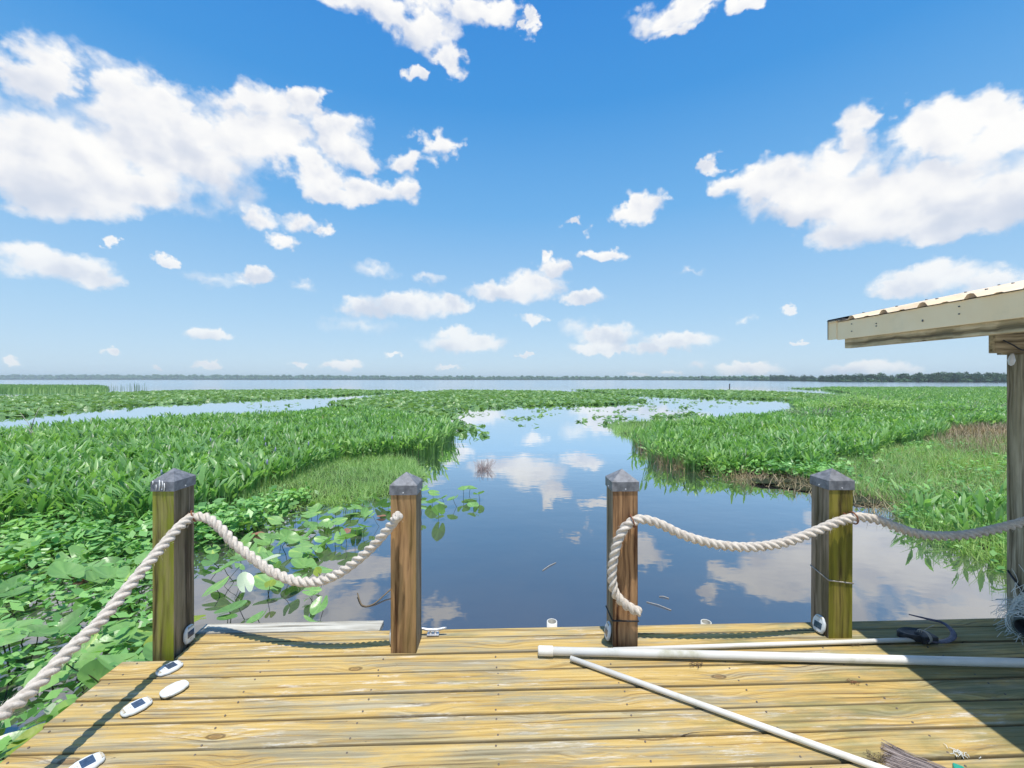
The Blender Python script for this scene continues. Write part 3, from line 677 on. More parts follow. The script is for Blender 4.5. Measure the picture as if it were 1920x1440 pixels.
def rot_place(tpl, pts, z, ang, scl):
    """copies of a template (V, Q, rnd) stood at pts"""
    v_, q_, r_ = tpl; n = len(pts); c, s = np.cos(ang), np.sin(ang)
    X = v_[None, :, 0] * c[:, None] - v_[None, :, 1] * s[:, None]; Y = v_[None, :, 0] * s[:, None] + v_[None, :, 1] * c[:, None]
    Vv = np.stack([X * scl[:, None] + pts[:, :1], Y * scl[:, None] + pts[:, 1:2], v_[None, :, 2] * scl[:, None] + z[:, None]], 2).reshape(-1, 3)
    Qq = (q_[None] + (np.arange(n) * len(v_))[:, None, None]).reshape(-1, q_.shape[1])
    rr = np.clip(r_[None] + rng.uniform(-.22, .22, n)[:, None], 0, 1).ravel()
    return Vv, Qq, rr
def populate(tpls, pts, z, smin, smax):
    ids = rng.integers(0, len(tpls), len(pts)); out = []
    for i, tp in enumerate(tpls):
        p = pts[ids == i]
        if len(p): out.append(rot_place(tp, p, np.full(len(p), z) + rng.uniform(-.03, .03, len(p)), rng.uniform(0, 6.283, len(p)), rng.uniform(smin, smax, len(p)) * (1 + .17 * np.sin(p[:, 0] * 1.3 + 2 * np.sin(p[:, 1] * .8)) * np.sin(p[:, 1] * 1.1 + 1.5 * np.sin(p[:, 0] * .7)))))
    return join(out)
def stuff(name, data, mat, label=None):
    me = np_mesh(name, *data); return tag(link_mesh(name, me, mat), label, None, None, 'stuff')

# ---- templates
def pickerel(nleaf=6, seg=4, h=(.14, .40), L=(.14, .24), wd=(.032, .062), spread=.08, upright=(28, 76)):
    Vv, Qq, Rr = [], [], []
    for i in range(nleaf):
        phi = rng.uniform(0, 6.283); ca, sa = math.cos(phi), math.sin(phi); r0 = rng.uniform(0, spread)
        base = np.array([ca * r0, sa * r0, -.05]); hs = rng.uniform(*h); lean = rng.uniform(.05, .30) * hs
        top = base + np.array([ca * lean, sa * lean, hs + .05])
        e = R(rng.uniform(*upright)); l = rng.uniform(*L); w_ = rng.uniform(*wd); rv = rng.uniform(.1, .95)
        ph2 = phi + rng.uniform(-.6, .6); dr = np.array([math.cos(ph2) * math.cos(e), math.sin(ph2) * math.cos(e), math.sin(e)])
        sd = np.array([-math.sin(ph2), math.cos(ph2), 0]) + rng.uniform(-.35, .35, 3); sd -= dr * sd.dot(dr); sd /= np.linalg.norm(sd)
        nrm = np.cross(dr, sd); nrm = nrm if nrm[2] > 0 else -nrm
        o_ = len(Vv)
        st = .0045
        for p in (base, top): Vv += [p - sd * st, p + sd * st]; Rr += [rv * .7] * 2
        Qq.append((o_, o_ + 1, o_ + 3, o_ + 2))
        prof = {4: [.35, 1.0, .82, .48, .02], 3: [.5, 1.0, .65, .02], 2: [.55, .95, .02]}[seg]; ts = np.linspace(0, 1, seg + 1)
        o_ = len(Vv)
        for t_, pr in zip(ts, prof):
            c_ = top + dr * l * (t_ - (.06 if t_ == 0 else 0)) - np.array([0, 0, 1]) * (.22 * l * t_ * t_ * math.cos(e)) - nrm * (.08 * l * t_ * t_)
            wv = w_ / 2 * pr
            Vv += [c_ - sd * wv + nrm * wv * .35, c_, c_ + sd * wv + nrm * wv * .35]; Rr += [rv, rv * .92, rv]
        for j in range(seg):
            a_ = o_ + 3 * j; Qq += [(a_, a_ + 1, a_ + 4, a_ + 3), (a_ + 1, a_ + 2, a_ + 5, a_ + 4)]
    return np.array(Vv), np.array(Qq), np.array(Rr)
def pad(n=20, size_=.3, aspect=1.28, cup=.12, wave=.03, rings=(.3, .65, 1.0)):
    """heart-shaped leaf, notch on -x; origin where the stalk joins"""
    ph = rng.uniform(0, 6.28); Vv = [(0, 0, 0)]; fold = rng.uniform(-.25, .35)
    for s in rings:
        for i in range(n):
            a_ = .20 + (2 * math.pi - .40) * i / (n - 1)
            r_ = .40 + .16 * math.sin(a_ / 2) ** 2 + .10 * math.exp(-((min(a_, 2 * math.pi - a_) - .45) / .35) ** 2)
            x = -math.cos(a_) * r_ * aspect * s; y_ = math.sin(a_) * r_ * s
            tip = 1 + .10 * math.exp(-((a_ - math.pi) / .3) ** 2); x *= tip
            z = cup * (s * r_) ** 2 * 2 + wave * s * s * math.sin(3 * a_ + ph) + fold * abs(y_) * s * .5
            Vv.append((x, y_, z))
    Vv = np.array(Vv) * size_; Qq = []
    for i in range(n - 1): Qq.append((0, 1 + i, 2 + i, 2 + i))
    for k_ in range(len(rings) - 1):
        for i in range(n - 1):
            a_ = 1 + k_ * n + i; Qq.append((a_, a_ + n, a_ + n + 1, a_ + 1))
    return Vv, Qq

# ---- the marsh outlines on the water
def WP(*pp): return [W(*p) for p in pp]
LEFT_PICK = [(-24, 13), (-15.5, 13.3), (-14.4, 17.6), (-8.2, 23.5), (-5.0, 20), (-2.3, 15.2), (-1.72, 12.7), (-2.3, 11.2), (-3.35, 10.5), (-4.4, 9.2), (-4.15, 7.3), (-4.4, 6.0), (-5.2, 5.5), (-6.6, 5.3), (-9, 5.0), (-24, 6)]
LEFT_GRASS = [(-4.7, 9.3), (-3.4, 10.8), (-2.2, 10.2), (-1.75, 8.9), (-1.85, 7.6), (-2.6, 6.7), (-3.4, 6.4), (-4.3, 6.7)]
R_PICK = WP((1215, 862), (1300, 882), (1400, 890), (1500, 888), (1560, 880), (1650, 852), (1740, 830), (1800, 808), (1880, 803), (2060, 803), (2060, 775), (1800, 768), (1650, 768), (1500, 783), (1400, 796), (1300, 809), (1240, 820), (1195, 834))
R_TIP = WP((1140, 800), (1165, 818), (1195, 835), (1250, 822), (1340, 798), (1280, 790), (1200, 791))
R_GRASS = WP((1540, 892), (1650, 855), (1750, 835), (1880, 828), (2080, 830), (2080, 990), (1850, 975), (1740, 958), (1650, 938), (1570, 922))
R_STRAW = WP((1340, 893), (1430, 889), (1560, 902), (1650, 922), (1730, 955), (1705, 985), (1600, 945), (1500, 925), (1400, 912))
R_DARK = WP((1690, 968), (1760, 945), (2100, 950), (2120, 1085), (1885, 1078), (1800, 1046), (1735, 1015))
R_DEAD = WP((1760, 850), (1830, 862), (1890, 866), (2000, 866), (2000, 812), (1860, 806), (1770, 812))
R_HERB = WP((1290, 872), (1400, 868), (1520, 868), (1570, 880), (1555, 905), (1430, 897), (1330, 893))
R_FAR = WP((1480, 762), (1510, 772), (1650, 766), (1800, 769), (2060, 776), (2200, 745), (2150, 729.3), (1537, 729.3), (1575, 735), (1640, 744), (1600, 751), (1500, 757))
SLIT = WP((1715, 750.5), (1790, 752.5), (1785, 749), (1725, 748))
C_BAND = WP((690, 772), (613, 757.5), (763, 737.5), (850, 732.3), (1040, 734.5), (1148, 741), (1215, 752), (1148, 759), (1040, 761.5), (980, 762), (863, 770), (858, 788), (760, 790))
L_BAND = WP((-250, 800), (0, 788), (67, 778), (160, 770), (233, 762), (333, 757), (500, 748.5), (633, 742.5), (720, 738), (780, 734), (633, 731.5), (333, 733), (200, 738), (100, 743), (0, 746), (-250, 752))
R1_BAND = WP((1070, 731.8), (1175, 731.5), (1311, 732), (1446, 735), (1560, 741), (1640, 746), (1500, 752), (1446, 749.5), (1311, 747), (1189, 741.5))
R2_BAND = WP((1478, 728.5), (1545, 727.8), (1640, 728.2), (1640, 731.5), (1540, 731.5))
LL_BAND = WP((-200, 736), (0, 735), (187, 734.5), (205, 731), (187, 726.5), (0, 725), (-200, 725))

# ---- dark mat added under the dense growth so no water gleams through
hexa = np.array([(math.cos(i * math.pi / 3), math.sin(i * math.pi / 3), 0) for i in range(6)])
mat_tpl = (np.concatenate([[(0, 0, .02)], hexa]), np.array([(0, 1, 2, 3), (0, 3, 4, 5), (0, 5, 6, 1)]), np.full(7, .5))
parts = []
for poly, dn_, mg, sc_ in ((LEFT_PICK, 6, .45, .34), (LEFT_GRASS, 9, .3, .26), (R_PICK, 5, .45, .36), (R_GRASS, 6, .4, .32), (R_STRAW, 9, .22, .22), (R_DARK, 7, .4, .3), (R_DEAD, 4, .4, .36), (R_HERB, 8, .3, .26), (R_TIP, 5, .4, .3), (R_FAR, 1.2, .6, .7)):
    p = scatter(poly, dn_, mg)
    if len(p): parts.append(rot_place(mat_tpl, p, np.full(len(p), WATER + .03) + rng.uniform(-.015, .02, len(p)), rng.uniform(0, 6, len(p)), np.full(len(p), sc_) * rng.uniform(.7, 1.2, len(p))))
stuff('gleam_stop_mat', join(parts), M['mat'])

# ---- pickerelweed: the 300 nearest plants are things, the rest one mass
near_t = [pickerel(7, 4, (.14, .40), (.17, .28), (.04, .072), .08, (38, 80)) for _ in range(10)]; mid_t = [pickerel(8, 3) for _ in range(8)]; far_t = [pickerel(9, 2, (.15, .38), (.16, .27), (.045, .075), .16) for _ in range(6)]
ptsL = scatter(LEFT_PICK, 58); ptsR = scatter(R_PICK, 52); ptsD = scatter(R_DARK, 15)
dist = np.hypot(ptsL[:, 0], ptsL[:, 1]); vis = np.abs(ptsL[:, 0]) < 1.18 * ptsL[:, 1]
order = np.argsort(np.where(vis, dist, 1e9)); ind = order[:295]; rest_m = np.ones(len(ptsL), bool); rest_m[ind] = False
meshes = []
for i, tp in enumerate(near_t):
    me = np_mesh('pickerelweed', tp[0], tp[1], np.clip(tp[2], 0, 1)); me.materials.append(M['pick']); meshes.append(me)
protos = []
for j, i in enumerate(ind):
    if j < len(meshes):
        o = bpy.data.objects.new('pickerelweed', meshes[j]); protos.append(o)
        tag(o, 'upright lance leaved pickerelweed plant at the near front of the left marsh', 'plant', 'nearest pickerelweed plants left of the dock')
    else: o = protos[j % len(protos)].copy()
    COL.objects.link(o); o.location = (ptsL[i, 0], ptsL[i, 1], WATER + random.uniform(-.02, .03))
    o.rotation_euler = (0, 0, random.uniform(0, 6.28)); s = random.uniform(.8, 1.2); o.scale = (s, s, s)
rest_p = np.concatenate([ptsL[rest_m], ptsR]); dr_ = rest_p[:, 1]
def thin(p, keep): return p[rng.uniform(size=len(p)) < keep]
parts = [populate(near_t, rest_p[dr_ < 9], WATER, .8, 1.2), populate(mid_t, thin(rest_p[(dr_ >= 9) & (dr_ < 15)], .85), WATER, .85, 1.25), populate(far_t, thin(rest_p[dr_ >= 15], .6), WATER, .8, 1.15)]
fp = scatter(R_FAR, 9); fp = fp[~inside(fp, SLIT)]
parts.append(populate(far_t, fp, WATER, .7, 1.15)); parts.append(populate(near_t, ptsD, WATER, .55, .95))
stuff('pickerelweed_bed', join(parts), M['pick'])
# violet flower spikes
bm = bmesh.new()
for i in range(26):
    p = rest_p[rng.integers(0, len(rest_p))] if i > 30 else ptsL[order[rng.integers(0, 1500)]]
    z0 = WATER + rng.uniform(.38, .52)
    tube(bm, [(p[0], p[1], z0), (p[0] + .005, p[1], z0 + .03), (p[0] + .008, p[1], z0 + .08), (p[0] + .01, p[1], z0 + .1)], [.006, .016, .012, .003], 6)
tag(obj('pickerelweed_flowers', bm, M['flower']), kind='stuff')

# ---- lily pads: near ones are things with stalks
def tri_quads(V_, Q_): return V_, [tuple(dict.fromkeys(q_)) for q_ in Q_]
pad_protos = []
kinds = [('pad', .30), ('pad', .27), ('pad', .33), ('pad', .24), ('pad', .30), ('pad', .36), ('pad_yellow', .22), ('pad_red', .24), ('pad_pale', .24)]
for (mt, s_) in kinds:
    v_, q_ = pad(24, s_, rng.uniform(1.15, 1.5), rng.uniform(.0, .28), rng.uniform(.01, .05))
    me = bpy.data.meshes.new('lily_pad'); me.from_pydata([tuple(x) for x in v_], [], [tuple(dict.fromkeys(x)) for x in q_]); me.update()
    me.polygons.foreach_set('use_smooth', [True] * len(me.polygons))
    at_ = me.attributes.new('rnd', 'FLOAT', 'POINT'); base = rng.uniform(.2, .75); at_.data.foreach_set('value', [float(np.clip(base + .10 * math.sin(i * 2.1) + (.22 if i == 0 or (i - 1) % 24 in (11, 12) else 0), 0, 1)) for i in range(len(v_))])
    me.materials.append(M[mt]); pad_protos.append(me)
bm = bmesh.new(); tube(bm, spline([(0, 0, 0), (.012, .004, -.12), (-.01, .012, -.28), (.0, .0, -.5)], .05), .0055, 6); stalk_me = bpy.data.meshes.new('stalk'); bm.to_mesh(stalk_me); bm.free(); stalk_me.materials.append(M['stalk'])
def spaced(poly, dens, dmin):
    out = []
    for p in scatter(poly, dens, wob=0):
        if all((p[0] - q_[0]) ** 2 + (p[1] - q_[1]) ** 2 > dmin * dmin for q_ in out): out.append(p)
    return out
PAD_A = [(-5.9, 4.9), (-4.6, 5.0), (-3.55, 4.4), (-2.55, 3.3), (-2.15, 2.45), (-2.12, 1.9), (-2.12, 1.5), (-4.2, 1.7)]
PAD_B = [(-4.0, 5.7), (-3.1, 6.7), (-2.2, 7.0), (-1.75, 6.4), (-1.8, 5.4), (-1.95, 4.6), (-1.55, 3.55), (-1.65, 3.1), (-2.6, 3.1), (-3.1, 4.3)]
PAD_C = [(-1.65, 7.5), (-.75, 7.6), (-.35, 7.2), (-.45, 6.6), (-.9, 5.9), (-1.55, 5.6)]
groups = [(PAD_A, 70, .13, 'broad green lily pad crowding the water beside the left edge of the dock', 'lily pads left of the dock', (.04, .24), (.48, .8), 160),
          (PAD_B, 75, .11, 'green lily pad standing over dark water behind the swagged left rope', 'lily pads behind the left rope', (.02, .16), (.38, .66), 118),
          (PAD_C, 14, .2, 'small lily pad on open water just right of the orange brown post', 'lily pads right of the orange brown post', (.02, .14), (.44, .62), 19)]
first = {}; npad = 0
for (poly, dens, dmin, lb, grp, zr, sr, quota) in groups:
    cnt = 0
    for p in spaced(poly, dens, dmin):
        if cnt >= quota: break
        cnt += 1
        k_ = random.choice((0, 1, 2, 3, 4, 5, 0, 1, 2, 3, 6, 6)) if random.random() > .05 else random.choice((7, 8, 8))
        if k_ == 6 and not (-2.6 < p[0] < -1.7 and p[1] < 4.6): k_ = random.randrange(6)
        key = k_
        if key not in first:
            o = bpy.data.objects.new('lily_pad', pad_protos[k_]); first[key] = o
            COL.objects.link(o); ch = bpy.data.objects.new('stalk', stalk_me); COL.objects.link(ch); ch.parent = o
        else:
            o = first[key].copy(); COL.objects.link(o); ch = first[key].children[0].copy(); COL.objects.link(ch); ch.parent = o
        z = WATER + random.uniform(*zr) if k_ != 7 else WATER + .012
        tl = .35 if k_ != 7 else .03
        o.location = (p[0], p[1], z); o.rotation_euler = (random.gauss(0, tl), random.gauss(0, tl), random.uniform(0, 6.28)); s = random.uniform(*sr); o.scale = (s,) * 3
        l2 = lb
        if k_ == 7: l2 = 'withered reddish lily pad lying flat on the water among green ones'
        if k_ == 8: l2 = 'pale whitish lily pad standing among the green ones'
        if k_ == 6: l2 = 'yellow green lily pad standing just off the grey edge board'
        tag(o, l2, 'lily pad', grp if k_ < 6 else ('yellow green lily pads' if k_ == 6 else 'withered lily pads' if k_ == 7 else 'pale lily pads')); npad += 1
# farther pads: one mass
ftp = []
for _ in range(10):
    v_, q_ = pad(8, .30, 1.3, rng.uniform(.0, .3), .05, (1.0,)); q_ = np.array(q_)
    ax = rng.uniform(0, 6.28); tl = abs(rng.normal(0, .45)); ca, sa = math.cos(tl), math.sin(tl)
    v2 = v_.copy(); v2[:, 0] = v_[:, 0] * ca + v_[:, 2] * sa; v2[:, 2] = -v_[:, 0] * sa + v_[:, 2] * ca
    v2[:, 2] += rng.uniform(.03, .18)
    ftp.append((v2, q_, np.full(len(v2), rng.uniform(.2, .85))))
def clumps(p, f=.55, thr=.0):
    x, y_ = p[:, 0] * f, p[:, 1] * f * .7
    n_ = np.sin(x * 1.7 + 2 * np.sin(y_ * 1.1)) + np.sin(y_ * 2.3 + 1.6 * np.sin(x * 1.3 + 1)) + .7 * np.sin(x * 4.1 - y_ * 3.3)
    return p[n_ > thr]
def far_pads():
    pp = [scatter(C_BAND, 13), scatter(L_BAND, 11), scatter(R1_BAND, 9), scatter(R2_BAND, 5), clumps(scatter(R_FAR, 5), .3, .1)]
    p = np.concatenate(pp); return p[~inside(p, SLIT)]
parts = [populate(ftp, far_pads(), WATER, .75, 1.25)]
# scattered rafts in the open channel
open_ = WP((860, 772), (980, 764), (1148, 760), (1250, 752), (1400, 752), (1300, 770), (1215, 785), (1140, 797), (1010, 800), (880, 812), (850, 830), (845, 800))
p = clumps(scatter(open_, 10), .9, 1.15); parts.append(populate(ftp, p, WATER - .05, .4, .75))
strip2 = WP((1180, 744), (1300, 749), (1440, 752), (1420, 762), (1300, 770), (1180, 762)); p = clumps(scatter(strip2, 4), .8, 1.0); parts.append(populate(ftp, p, WATER - .06, .4, .7))
edge2 = WP((1120, 792), (1150, 786), (1230, 779), (1330, 776), (1300, 788), (1200, 789), (1140, 800)); parts.append(populate(ftp, clumps(scatter(edge2, 18), .9, -.4), WATER, .5, .9))
parts.append(populate(ftp, thin(scatter(WP((400, 762), (560, 757), (700, 746), (640, 752), (500, 768)), 3), .25), WATER, .5, .8))
# fringe of pads round the left clump's tip
parts.append(populate(ftp, scatter([(-2.3, 15.6), (-1.6, 13.2), (-1.1, 13.6), (-.9, 15.2), (-1.4, 18.5), (-3.0, 20.5)], 11), WATER - .02, .5, .9))
stuff('lily_pad_raft', join(parts), M['pad_far'])

# ---- fine grass, straw, dead stems, reeds
def blades(poly, dens, h, lean=.45, wd=.006, bend=.5, z=WATER, seg=2, rl=(.1, .95)):
    p = scatter(poly, dens); n = len(p); a_ = rng.uniform(0, 6.283, n); tl = np.abs(rng.normal(0, lean, n))
    D = np.stack([np.cos(a_) * np.sin(tl), np.sin(a_) * np.sin(tl), np.cos(tl)], 1)
    L_ = rng.uniform(*h, n); wv = wd * rng.uniform(.6, 1.4, n) * np.maximum(1, p[:, 1] / 9)
    return ribbons(np.column_stack([p, np.full(n, z)]), D, L_, wv, rng.uniform(0, bend, n), rng.uniform(*rl, n), seg)
parts = [blades(LEFT_GRASS, 1300, (.10, .30), .75, .011, .7), blades(R_GRASS, 620, (.14, .40), .75, .012, .7), blades(R_TIP, 300, (.10, .28), .7, .013),
         blades(R_DARK, 800, (.18, .42), .65, .011, .7), blades(LL_BAND, 8, (.35, .85), .15, .03, .15)]
stuff('marsh_grass', join(parts), M['grass'])
parts = [blades(R_STRAW, 380, (.10, .34), 1.3, .010, .4), blades(R_DEAD, 230, (.2, .5), .85, .013, .3), blades(R_GRASS, 60, (.2, .45), .9, .009)]
parts.append(blades(WP((1185, 838), (1230, 872), (1290, 888), (1260, 850), (1215, 835)), 160, (.15, .4), .7, .012))
parts.append(blades(WP((1270, 872), (1320, 895), (1420, 898), (1370, 876)), 90, (.15, .45), .9, .010))
parts.append(blades(LEFT_PICK, 3, (.3, .75), .55, .010, .5)); parts.append(blades(R_PICK, 4, (.3, .7), .6, .010, .5))
stuff('dry_straw', join(parts), M['straw'])
parts = [blades(R_DEAD, 80, (.25, .5), .7, .016, .2), blades(WP((1190, 838), (1225, 868), (1300, 885), (1270, 858), (1220, 838)), 130, (.2, .45), .5, .014, .3)]
stuff('dead_stems', join(parts), M['dead'])
# low bright herbs at the water's edge and vine-like cover
def herb(n=14, r_=.12, s_=.045, h=.22):
    Vv, Qq, Rr = [], [], []
    for i in range(n):
        c_ = np.array([rng.normal(0, r_ * .6), rng.normal(0, r_ * .6), rng.uniform(.02, h)]); a_ = rng.normal(size=3); a_[2] *= .35; a_ /= np.linalg.norm(a_)
        nn = np.array([rng.normal(0, .45), rng.normal(0, .45), 1]); b_ = np.cross(nn, a_); b_ /= np.linalg.norm(b_); s2 = s_ * rng.uniform(.6, 1.3); o_ = len(Vv); rv = rng.uniform(.1, .95)
        Vv += [c_ - a_ * s2, c_ + b_ * s2 * .55, c_ + a_ * s2, c_ - b_ * s2 * .55]; Rr += [rv] * 4; Qq.append((o_, o_ + 1, o_ + 2, o_ + 3))
    return np.array(Vv), np.array(Qq), np.array(Rr)
ht = [herb() for _ in range(6)]
parts = [populate(ht, scatter(R_HERB, 70), WATER + .03, .8, 1.3), populate(ht, scatter(R_GRASS, 4), WATER + .03, .8, 1.3), populate(ht, scatter(R_DARK, 14), WATER + .03, .6, 1.0),
         populate(ht, scatter(PAD_A, 26), WATER + .02, .7, 1.2), populate(ht, scatter([(-6.6, 5.6), (-4.4, 6.2), (-3.2, 6.9), (-3.4, 5.6), (-3.6, 4.6), (-4.8, 4.7), (-6.4, 4.9)], 60), WATER + .03, .8, 1.4)]
stuff('marsh_herbs', join(parts), M['herb'])

# ---- mounded bushes on the right shore of the marsh
def bush(label, c, rx, ry, h, n, leaf, mat, twigs=30):
    t = thing('marsh_bush', label, 'bush', (c[0], c[1], WATER), 0, 'mounded bushes on the right side of the marsh')
    u = rng.normal(size=(n, 3)); u[:, 2] = np.abs(u[:, 2]); u /= np.linalg.norm(u, axis=1, keepdims=True)
    lump = 1 + .18 * np.sin(u[:, 0] * 6 + 1) * np.sin(u[:, 1] * 5) + .12 * np.sin(u[:, 2] * 9 + u[:, 0] * 7)
    P = u * (rng.uniform(.45, 1.0, n) ** .5 * lump)[:, None] * np.array([rx, ry, h])
    Dv = u * .6 + rng.normal(0, .6, (n, 3))
    obj_data = ribbons(P, Dv, leaf * rng.uniform(.6, 1.3, n), leaf * .5 * rng.uniform(.7, 1.3, n), rng.uniform(0, .4, n), rng.uniform(.05, 1, n), 1)
    link_mesh('foliage', np_mesh('foliage', *obj_data), mat, t)
    bm = bmesh.new()
    for i in range(twigs):
        a_ = random.uniform(0, 6.28); r_ = random.uniform(.1, .8); b_ = Vector((math.cos(a_) * r_ * rx * .6, math.sin(a_) * r_ * ry * .6, 0))
        e = Vector((math.cos(a_) * r_ * rx * 1.1 + random.uniform(-.3, .3), math.sin(a_) * r_ * ry + random.uniform(-.3, .3), h * random.uniform(.7, 1.25)))
        tube(bm, [b_, b_ * .5 + e * .5 + Vector((random.uniform(-.1, .1), 0, .1)), e], [.012, .009, .004], 5, False)
    obj('stems', bm, M['twig'], t)
bush('rounded leafy green bush highest on the right marsh', (18.5, 22.4), 3.4, 2.0, 1.08, 6500, .13, M['grass'], 40)
bush('twiggy greyish low bush left of the leafy green one', (13.6, 18.8), 2.1, 1.5, .62, 1300, .11, M['herb'], 120)
bush('dark green bush behind the dead brown patch', (22.5, 21.5), 4.2, 1.6, .75, 5200, .14, M['pick'], 48)

# ---- reeds standing in the lake, bare branches, twigs
bm = bmesh.new()
for i in range(46):
    px = rng.uniform(196, 275) if i < 34 else rng.uniform(60, 200); p = W(px, rng.uniform(731, 734)); h_ = rng.uniform(.6, 1.5)
    tube(bm, [(p[0], p[1], WATER - .1), (p[0] + rng.uniform(-.1, .1), p[1], WATER + h_)], [.035, .018], 4, False)
tag(obj('lake_reeds', bm, M['grass']), kind='stuff')
def branch(name, label, base, dirs, mat, r0=.008):
    bm = bmesh.new()
    for pts in dirs: 
        pts = [Vector(base) + Vector(p) for p in pts]; n = len(pts)
        tube(bm, pts, [r0 * (1 - .75 * i / (n - 1)) for i in range(n)], 6)
    return tag(obj(name, bm, mat), label, 'branch')
p = on(62, 850, WATER); branch('bare_branch', 'forked pale dead branch sticking up at the far left of the marsh', (p.x, p.y, WATER),
    [[(.25, 0, .2), (0, 0, .55), (-.12, 0, .8), (-.35, 0, 1.1)], [(-.05, 0, .65), (.02, 0, .9), (.12, .05, 1.25)], [(0, 0, .5), (-.1, 0, .62), (-.25, .1, .66)]], M['twig'], .014)
p = on(390, 850, WATER); branch('leaning_stem', 'long bare stem leaning over the middle of the left marsh', (p.x, p.y, WATER), [[(0, 0, .1), (.4, 0, .55), (.75, .1, 1.0)]], M['twig'], .012)
p = on(325, 840, WATER); branch('leaning_stem', 'arching thin stem left of the long leaning one', (p.x, p.y, WATER), [[(.35, 0, .2), (.3, 0, .45), (.1, 0, .62), (-.1, 0, .66)]], M['twig'], .009)
p = on(700, 1140, WATER); bm = bmesh.new()
tube(bm, spline([at(668, 1126, 3.85), at(682, 1144, 3.72), at(700, 1141, 3.7), at(716, 1124, 3.85), at(738, 1106, 4.0)], .03), [.006] * 1 or .006, 6) if 0 else None
pts = spline([(-1.42, 3.92, WATER + .02), (-1.31, 3.74, WATER + .004), (-1.22, 3.76, WATER + .006), (-1.15, 3.9, WATER + .03), (-1.07, 4.02, WATER + .07)], .03)
tube(bm, pts, .006, 6); tag(obj('drowned_stick', bm, M['straw']), 'bent pale stick in the water left of the orange brown post', 'stick')
for (px, py, lb, an) in ((1030, 1062, 'thin pale stick floating in mid channel', .5), (1235, 1136, 'short twig floating right of the reddish post', -.35), (1245, 1120, 'tiny pale twig floating above a longer one', -.2)):
    p = on(px, py, WATER + .004); d_ = Vector((math.cos(an), math.sin(an) * 2.2, 0)) * (.09 if px < 1240 else .04)
    bm = bmesh.new(); tube(bm, [p - d_, p + Vector((0, .01, .004)), p + d_], .0035, 6); tag(obj('floating_twig', bm, M['twig']), lb, 'twig')
bm = bmesh.new(); p = on(905, 880, WATER)
for i in range(90):
    a_ = random.uniform(0, 6.28); r_ = random.uniform(0, .16); b_ = p + Vector((math.cos(a_) * r_, math.sin(a_) * r_, -.02)); e = b_ + Vector((math.cos(a_) * random.uniform(0, .22), random.uniform(-.1, .1), random.uniform(.06, .26)))
    tube(bm, [b_, (b_ + e) / 2 + Vector((random.uniform(-.05, .05), 0, .02)), e], [.004, .003, .002], 4, False)
tag(obj('twig_clump', bm, simple('pinkish_dead_twig', (.34, .25, .23), (.52, .43, .40), 30, .8)), 'pinkish clump of dead twigs rising alone from the open water', 'dead plant')
p = on(1368, 727, WATER); bm = bmesh.new(); tube(bm, [(p.x, p.y, WATER - .3), (p.x, p.y, WATER + .75)], [.12, .12], 8); tube(bm, [(p.x, p.y, WATER + .7), (p.x, p.y, WATER + .95)], [.2, .05], 8)
tag(obj('marker_stake', bm, M['bark']), 'tiny dark stake standing far out in the lake', 'stake')

# tiny floating specks and pollen on the channel
n = 170; fp_ = []
while len(fp_) < n:
    q = on(rng.uniform(820, 1860), 1180 - 390 * rng.uniform() ** .6, WATER)
    if q.y > 2.75 and not inside(np.array([[q.x, q.y]]), R_PICK)[0]: fp_.append((q.x, q.y))
fp_ = np.array(fp_)
stuff('floating_specks', rot_place(mat_tpl, fp_, np.full(n, WATER - .006), rng.uniform(0, 6, n), rng.uniform(.006, .022, n)), M['straw'])
# ------------------------------------------------------------------ far shore
def crown_tpl():
    bm = bmesh.new(); bmesh.ops.create_icosphere(bm, subdivisions=2, radius=1)
    ph = [random.uniform(0, 6) for _ in range(4)]
    for v_ in bm.verts:
        n_ = .20 * math.sin(v_.co.x * 5 + ph[0]) * math.sin(v_.co.y * 4 + ph[1]) + .16 * math.sin(v_.co.z * 7 + ph[2] + v_.co.x * 3) + random.uniform(-.12, .12)
        v_.co *= 1 + n_; v_.co.z = v_.co.z * .8
    bm.verts.ensure_lookup_table()
    Vv = np.array([tuple(v_.co) for v_ in bm.verts]); Qq = np.array([[x.index for x in f.verts] for f in bm.faces]); bm.free(); return Vv, Qq, rng.uniform(.1, .9, len(Vv))
ct = [crown_tpl() for _ in range(6)]
def shore_y(px): return float(np.interp(px, [-600, 0, 640, 1150, 1400, 1560, 1900, 2500], [1500, 1500, 1350, 1100, 620, 320, 262, 240]))
def tree_h(px): return float(np.interp(px, [-600, 0, 300, 640, 1000, 1150, 1400, 1560, 1650, 1900, 2500], [19, 19, 19, 15.5, 12, 11, 7.5, 5.0, 5.8, 6.2, 7]))
parts = []
for px in np.arange(-500, 2500, 2.6):
    und = .50 if 1445 < px < 1895 else 1.0
    for k_ in range(3):
        Y = shore_y(px) * rng.uniform(1.0, 1.06); hh = und * tree_h(px) * rng.uniform(.62, 1.05) * (1 - .22 * (k_ == 2)); x = (px + rng.uniform(-2, 2) - 960) * Y / F; s = hh * rng.uniform(.28, .42)
        parts.append(rot_place(ct[rng.integers(0, 6)], np.array([[x, Y]]), np.array([WATER + hh - s * .8 - (hh * .35 if k_ == 1 else 0)]), rng.uniform(0, 6, 1), np.array([s])))
        parts.append(rot_place(ct[rng.integers(0, 6)], np.array([[x + s * .7, Y * .995]]), np.array([WATER + hh * .3]), rng.uniform(0, 6, 1), np.array([hh * .34])))
stuff('far_woodland', join(parts), M['far_tree'])
bm = bmesh.new()
low = [(px, shore_y(px)) for px in range(-600, 2600, 100)]
